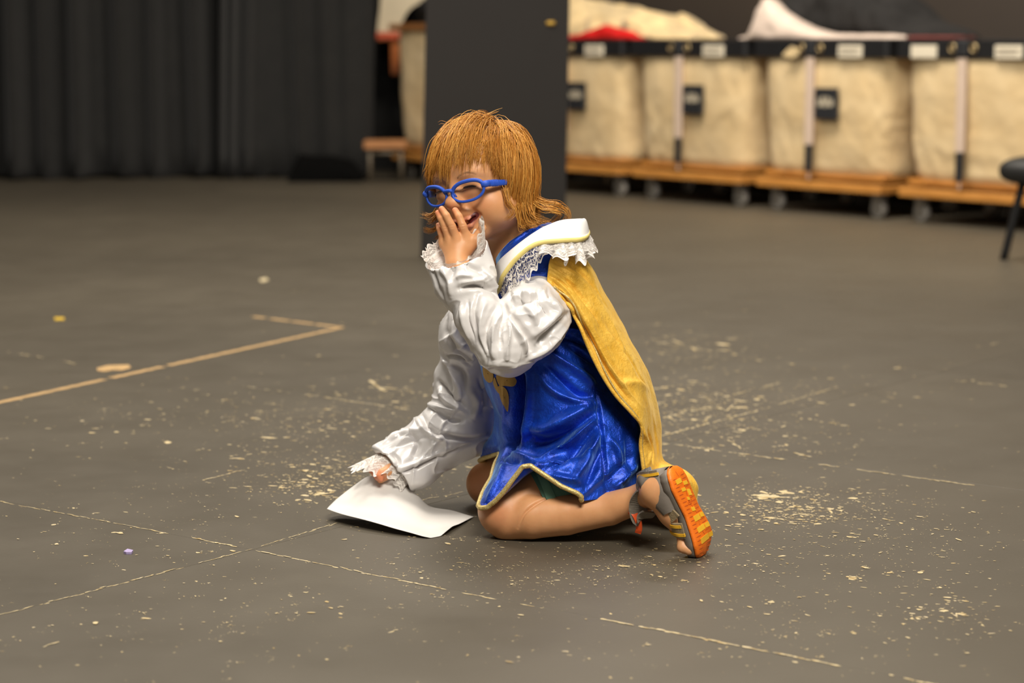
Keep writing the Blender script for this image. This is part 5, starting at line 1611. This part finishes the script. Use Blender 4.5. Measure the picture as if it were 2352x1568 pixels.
for s in (-1, 1):
    mb = MB()
    ear = hw(s * .0735, .004, -.022); hook = hw(s * .0725, -.016, -.040)
    st = gpt(s * .0655, .0056, -.004)
    pth = spline([st, st * .62 + ear * .38 + HR @ np.array([s * .0025, 0, 0]), ear, hook], 26)
    mb.tube(pth, np.linspace(.0056, .0040, 26), 10, flat=.45, up=HR[:, 2])
    tm = mb.build('temple', MFR, gl, True)
    mb = MB()
    for k in range(4):
        c = pth[3 + k] if True else None
        T = pth[4 + k] - pth[3 + k]; T /= np.linalg.norm(T)
        mb.tube([c - T * .0006, c + T * .0006], .0060, 10, flat=.5, up=HR[:, 2])
    mb.build('hinge_rib', MFR, tm, True)
def glass():
    t = NT('lens_glass')
    n = t.n; n.remove(t.b)
    tr = t.node('ShaderNodeBsdfTransparent'); tr.inputs[0].default_value = (.97, .95, .96, 1)
    gl_ = t.node('ShaderNodeBsdfGlossy'); gl_.inputs['Roughness'].default_value = .04
    fr = t.node('ShaderNodeFresnel'); fr.inputs[0].default_value = 1.55
    mx = t.node('ShaderNodeMixShader')
    t.l(fr.outputs[0], mx.inputs[0]); t.l(tr.outputs[0], mx.inputs[1]); t.l(gl_.outputs[0], mx.inputs[2]); t.l(mx.outputs[0], t.out.inputs[0])
    return t.m
MGL = glass()
for s in (-1, 1):
    v, f = [], []
    rgs = np.linspace(0.02, .985, 6)
    for g in rgs:
        for x, z in lens_outline(s, 48, 1.0):
            cx = s * .0325
            X = cx + (x - cx) * g; Z = z * g
            v.append(gpt(X, Z, .0012 * (1 - g * g)))
    for i in range(5):
        for j in range(48): f.append((i * 48 + j, i * 48 + (j + 1) % 48, (i + 1) * 48 + (j + 1) % 48, (i + 1) * 48 + j))
    f.append(tuple(range(48)))
    obj('lens', v, f, MGL, gl)
# ================================================================ SANDAL ON THE NEAR FOOT
MORG = simple('orange_rubber', (.95, .20, .010), .5, .06, 60, .15, 300)
MYEL = simple('yellow_rubber', (.95, .52, .03), .5, .06, 60)
MMID = simple('grey_midsole', (.17, .145, .12), .6, .08, 40, .1, 200)
MSTR = simple('tan_strap', (.30, .23, .13), .75, .15, 60, .3, 300)
MGRY = simple('grey_strap', (.19, .165, .13), .75, .12, 60, .3, 300)
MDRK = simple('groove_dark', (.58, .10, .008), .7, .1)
sandal = obj('sandal', *uvs((sole(.5, 0, .02)), .006, 6, 8), MMID, person)
def outline(a):
    """half widths of the sole to the left and right of its middle line"""
    l = np.interp(a, [0, .03, .08, .18, .34, .5, .66, .80, .90, .96, 1.0], [.006, .016, .0225, .0265, .0245, .0225, .0275, .0320, .0290, .0200, .006])
    r = np.interp(a, [0, .03, .08, .18, .34, .5, .66, .80, .90, .96, 1.0], [.006, .016, .0225, .0260, .0240, .0235, .0290, .0315, .0255, .0165, .005])
    return l, r
def roll(a): return .016 * max(0, (a - .72) / .28) ** 2 + .004 * max(0, (.12 - a) / .12) ** 2   # toe spring
def slab(name, d0, d1, grow0, grow1, m, parent, nl=60):
    rowsV = []
    A = (1 - np.cos(np.linspace(0, math.pi, nl))) / 2
    secs = []
    for a in A:
        l, r = outline(a); z = roll(a)
        e = []
        for (w, d) in ((l + grow0 - .002, d0), (l + grow0, d0 + .002), (l + grow1, d1 - .001), (l + grow1 - .002, d1), (0, d1), (-(r + grow1 - .002), d1), (-(r + grow1), d1 - .001), (-(r + grow0), d0 + .002), (-(r + grow0 - .002), d0), (0, d0)):
            e.append(sole(a, w, d + z))
        secs.append(e)
    V = np.array(secs); k = V.shape[1]
    f = [tuple(q) for q in gridfaces(nl, k, True).tolist()] + [tuple(range(k)), tuple((nl - 1) * k + j for j in range(k - 1, -1, -1))]
    V = V.reshape(-1, 3); V[:, 2] = np.maximum(V[:, 2], .0006)
    return obj(name, V, f, m, parent)
outsole = slab('outsole', 0, .0065, 0, .001, MORG, sandal)
slab('midsole', .0066, .022, .0012, -.001, MMID, sandal)
# tread blocks and grooves on the outsole
def block(a0, a1, w0, w1, skew, h, m, name):
    mb = MB()
    vs = []
    for d in (-h, .0015):
        for a, w in ((a0, w0), (a0 + skew, w1), (a1 + skew, w1), (a1, w0)):
            g = .0008 if d < 0 else 0
            vs.append(sole(a, w, d + roll(a)))
    mb.add(vs, [(0, 1, 2, 3), (7, 6, 5, 4), (0, 4, 5, 1), (1, 5, 6, 2), (2, 6, 7, 3), (3, 7, 4, 0)])
    return mb.build(name, m, outsole)
for a0, a1, w0, w1 in ((.115, .165, .014, -.003), (.185, .225, -.005, -.017), (.225, .262, .008, -.004), (.275, .345, -.006, -.015), (.335, .37, .003, -.004), (.45, .495, .004, -.006),
                       (.54, .60, .009, -.010), (.56, .61, -.012, -.023), (.66, .715, .013, -.011), (.685, .735, -.013, -.027), (.775, .835, .014, -.015), (.80, .85, -.017, -.030)):
    block(a0, a1, w0, w1, .02, .0009, MYEL, 'tread_block')
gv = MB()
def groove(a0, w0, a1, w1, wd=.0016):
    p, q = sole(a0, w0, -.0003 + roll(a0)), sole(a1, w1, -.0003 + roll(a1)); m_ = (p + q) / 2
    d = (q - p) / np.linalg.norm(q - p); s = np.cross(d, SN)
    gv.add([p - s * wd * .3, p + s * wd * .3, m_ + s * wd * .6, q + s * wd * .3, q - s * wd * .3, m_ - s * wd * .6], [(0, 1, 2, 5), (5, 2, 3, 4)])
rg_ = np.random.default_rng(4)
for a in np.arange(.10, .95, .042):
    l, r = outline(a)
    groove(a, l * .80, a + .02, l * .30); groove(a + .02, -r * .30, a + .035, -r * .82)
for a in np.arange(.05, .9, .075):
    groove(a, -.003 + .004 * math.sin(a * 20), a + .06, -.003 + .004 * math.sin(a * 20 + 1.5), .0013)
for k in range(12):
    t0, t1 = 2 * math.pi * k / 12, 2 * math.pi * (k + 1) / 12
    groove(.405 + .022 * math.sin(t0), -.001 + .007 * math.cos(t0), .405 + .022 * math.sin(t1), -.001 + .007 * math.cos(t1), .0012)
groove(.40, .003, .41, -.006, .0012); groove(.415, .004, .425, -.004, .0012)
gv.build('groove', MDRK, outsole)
# raised heel cup and straps
def band(pts, wd, th, m, name, parent=sandal, up=None, n=30):
    c = spline(pts, n)
    mb = MB(); T = np.gradient(c, axis=0); T /= np.linalg.norm(T, axis=1)[:, None]
    up = SL if up is None else np.array(up, float)
    vs = []
    for i in range(n):
        u = up - T[i] * up.dot(T[i]); u /= np.linalg.norm(u); b = np.cross(T[i], u)
        for s, q in ((-1, -1), (1, -1), (1, 1), (-1, 1)): vs.append(c[i] + u * s * wd / 2 + b * q * th / 2)
    f = [tuple(x) for x in gridfaces(n, 4, True).tolist()] + [(0, 1, 2, 3), tuple((n - 1) * 4 + j for j in (3, 2, 1, 0))]
    mb.add(vs, f)
    return mb.build(name, m, parent, False)
# heel cup: grey wrap behind the heel
secs = []
for t in np.linspace(-1, 1, 48):
    c_ = math.cos(t * math.pi / 2) ** .7
    w = .0262 * math.sin(t * math.pi / 2); a = .40 - .412 * c_
    hgt_ = .022 + .032 * c_
    secs.append([sole(a, w, .016), sole(a - .004, w * 1.16, .016 + hgt_ * .4), sole(a + .005, w * 1.18, .016 + hgt_ * .8), sole(a + .02, w * 1.10, .016 + hgt_), sole(a + .035, w * .9, .016 + hgt_), sole(a + .03, w * .9, .016)])
V = np.array(secs); obj('heel_cup', V.reshape(-1, 3), [tuple(x) for x in gridfaces(48, 6, True).tolist()], MMID, sandal)
# ankle strap with yellow stripes
sb = band([P(1512, 1100, 3.428), P(1496, 1103, 3.436), P(1478, 1105, 3.452), P(1466, 1107, 3.478), P(1464, 1107, 3.51), P(1478, 1105, 3.54)], .030, .003, MGRY, 'ankle_strap', up=(.1, -.1, 1))
for dz in (-.0095, .009):
    band([P(1512, 1100 - dz * 1400, 3.4255), P(1496, 1103 - dz * 1400, 3.4335), P(1477, 1105 - dz * 1400, 3.4500), P(1465, 1107 - dz * 1400, 3.476)], .0045, .003, MYEL, 'strap_stripe', sb, up=(.1, -.1, 1))
band([P(1496, 1078, 3.462), P(1484, 1083, 3.468), P(1470, 1090, 3.482), P(1464, 1094, 3.50)], .010, .003, simple('strap_weave', (.32, .30, .28), .7, .4, 300), 'strap_loop', up=(.1, -.1, 1))
band([P(1498, 1120, 3.456), P(1480, 1132, 3.466), P(1466, 1160, 3.476), P(1472, 1190, 3.474), P(1492, 1175, 3.462)], .030, .003, MGRY, 'hook_strap', up=(.9, -.2, .5))
band([P(1449, 1176, 3.488), P(1458, 1180, 3.478), P(1466, 1196, 3.472), P(1468, 1214, 3.474), P(1465, 1223, 3.478)], .010, .0035, simple('red_orange_tab', (.80, .10, .015), .5, .05), 'pull_tab', up=(.9, -.3, .2))
# forefoot strap over the toes
fs = band([sole(.62, .029, .014), sole(.60, .026, .030), sole(.59, .010, .046), sole(.59, -.010, .046), sole(.61, -.024, .028), sole(.64, -.030, .014)], .026, .004, MSTR, 'forefoot_strap', up=SL)
for da in (-.05, .045):
    band([sole(.62 + da, .0305, .014), sole(.60 + da, .0275, .031), sole(.59 + da, .011, .049), sole(.59 + da, -.010, .049)], .005, .003, MYEL, 'strap_stripe', fs, up=SL)
band([sole(.42, .0270, .014), sole(.48, .024, .034), sole(.54, .008, .052), sole(.56, -.010, .050), sole(.52, -.022, .030), sole(.46, -.0265, .014)], .014, .0035, MSTR, 'instep_strap', up=SL)

# ================================================================ SHEET OF PAPER
def paper():
    # rows from the lifted far edge to the near edge lying on the floor; columns left to right
    rowsP = [
        [(838, 1096, 3.775), (850, 1092, 3.765), (868, 1092, 3.750), (900, 1102, 3.742), (940, 1122, 3.748), (962, 1138, 3.755), (990, 1163, 3.765), (1040, 1172, 3.755), (1088, 1186, 3.725)],
        [(806, 1118, 3.765), (828, 1112, 3.755), (856, 1110, 3.742), (890, 1120, 3.730), (930, 1142, 3.722), (956, 1158, 3.72), (988, 1178, 3.72), (1030, 1186, 3.71), (1074, 1193, 3.690)],
        [(775, 1142, 3.745), (806, 1140, 3.730), (842, 1142, 3.712), (880, 1152, 3.694), (920, 1168, 3.675), (952, 1182, 3.668), (986, 1198, 3.662), (1022, 1203, 3.655), (1056, 1200, 3.650)],
        [(758, 1158, 3.728), (792, 1164, 3.708), (834, 1170, 3.686), (874, 1180, 3.664), (914, 1193, 3.642), (948, 1205, 3.628), (982, 1216, 3.618), (1012, 1216, 3.610), (1040, 1206, 3.618)],
        [(751, 1166, 3.700), (786, 1180, 3.668), (828, 1190, 3.635), (868, 1202, 3.610), (908, 1213, 3.588), (944, 1222, 3.575), (978, 1231, 3.562), (1004, 1233, 3.572), (1030, 1214, 3.594)]]
    K = np.array([[P(*c) for c in r] for r in rowsP])
    a = spline(K.reshape(5, -1), 50).reshape(50, 9, 3)
    b = spline(np.swapaxes(a, 0, 1).reshape(9, -1), 90).reshape(90, 50, 3)
    V = np.swapaxes(b, 0, 1).reshape(-1, 3)
    V = V + noise(V, .06)[:, None] * np.array([0, 0, .0022])
    V[:, 2] = np.maximum(V[:, 2], .0012)
    Q = gridfaces(50, 90)
    if vnormals(V, Q)[:, 2].mean() < 0: Q = Q[:, ::-1]
    W, WQ = shell(V, 50, 90, False, .0005, Q)
    W[:, 2] = np.maximum(W[:, 2], .0009)
    t = NT('white_paper'); t.b.inputs['Base Color'].default_value = (.62, .595, .56, 1); t.set(Roughness=.65)
    t.bump(t.noise(22, 3), .12, .004)
    tag(obj('paper_sheet', W, WQ, t.m), 'sheet of white paper held down on the floor by the child, far edge lifted', 'paper')
paper()
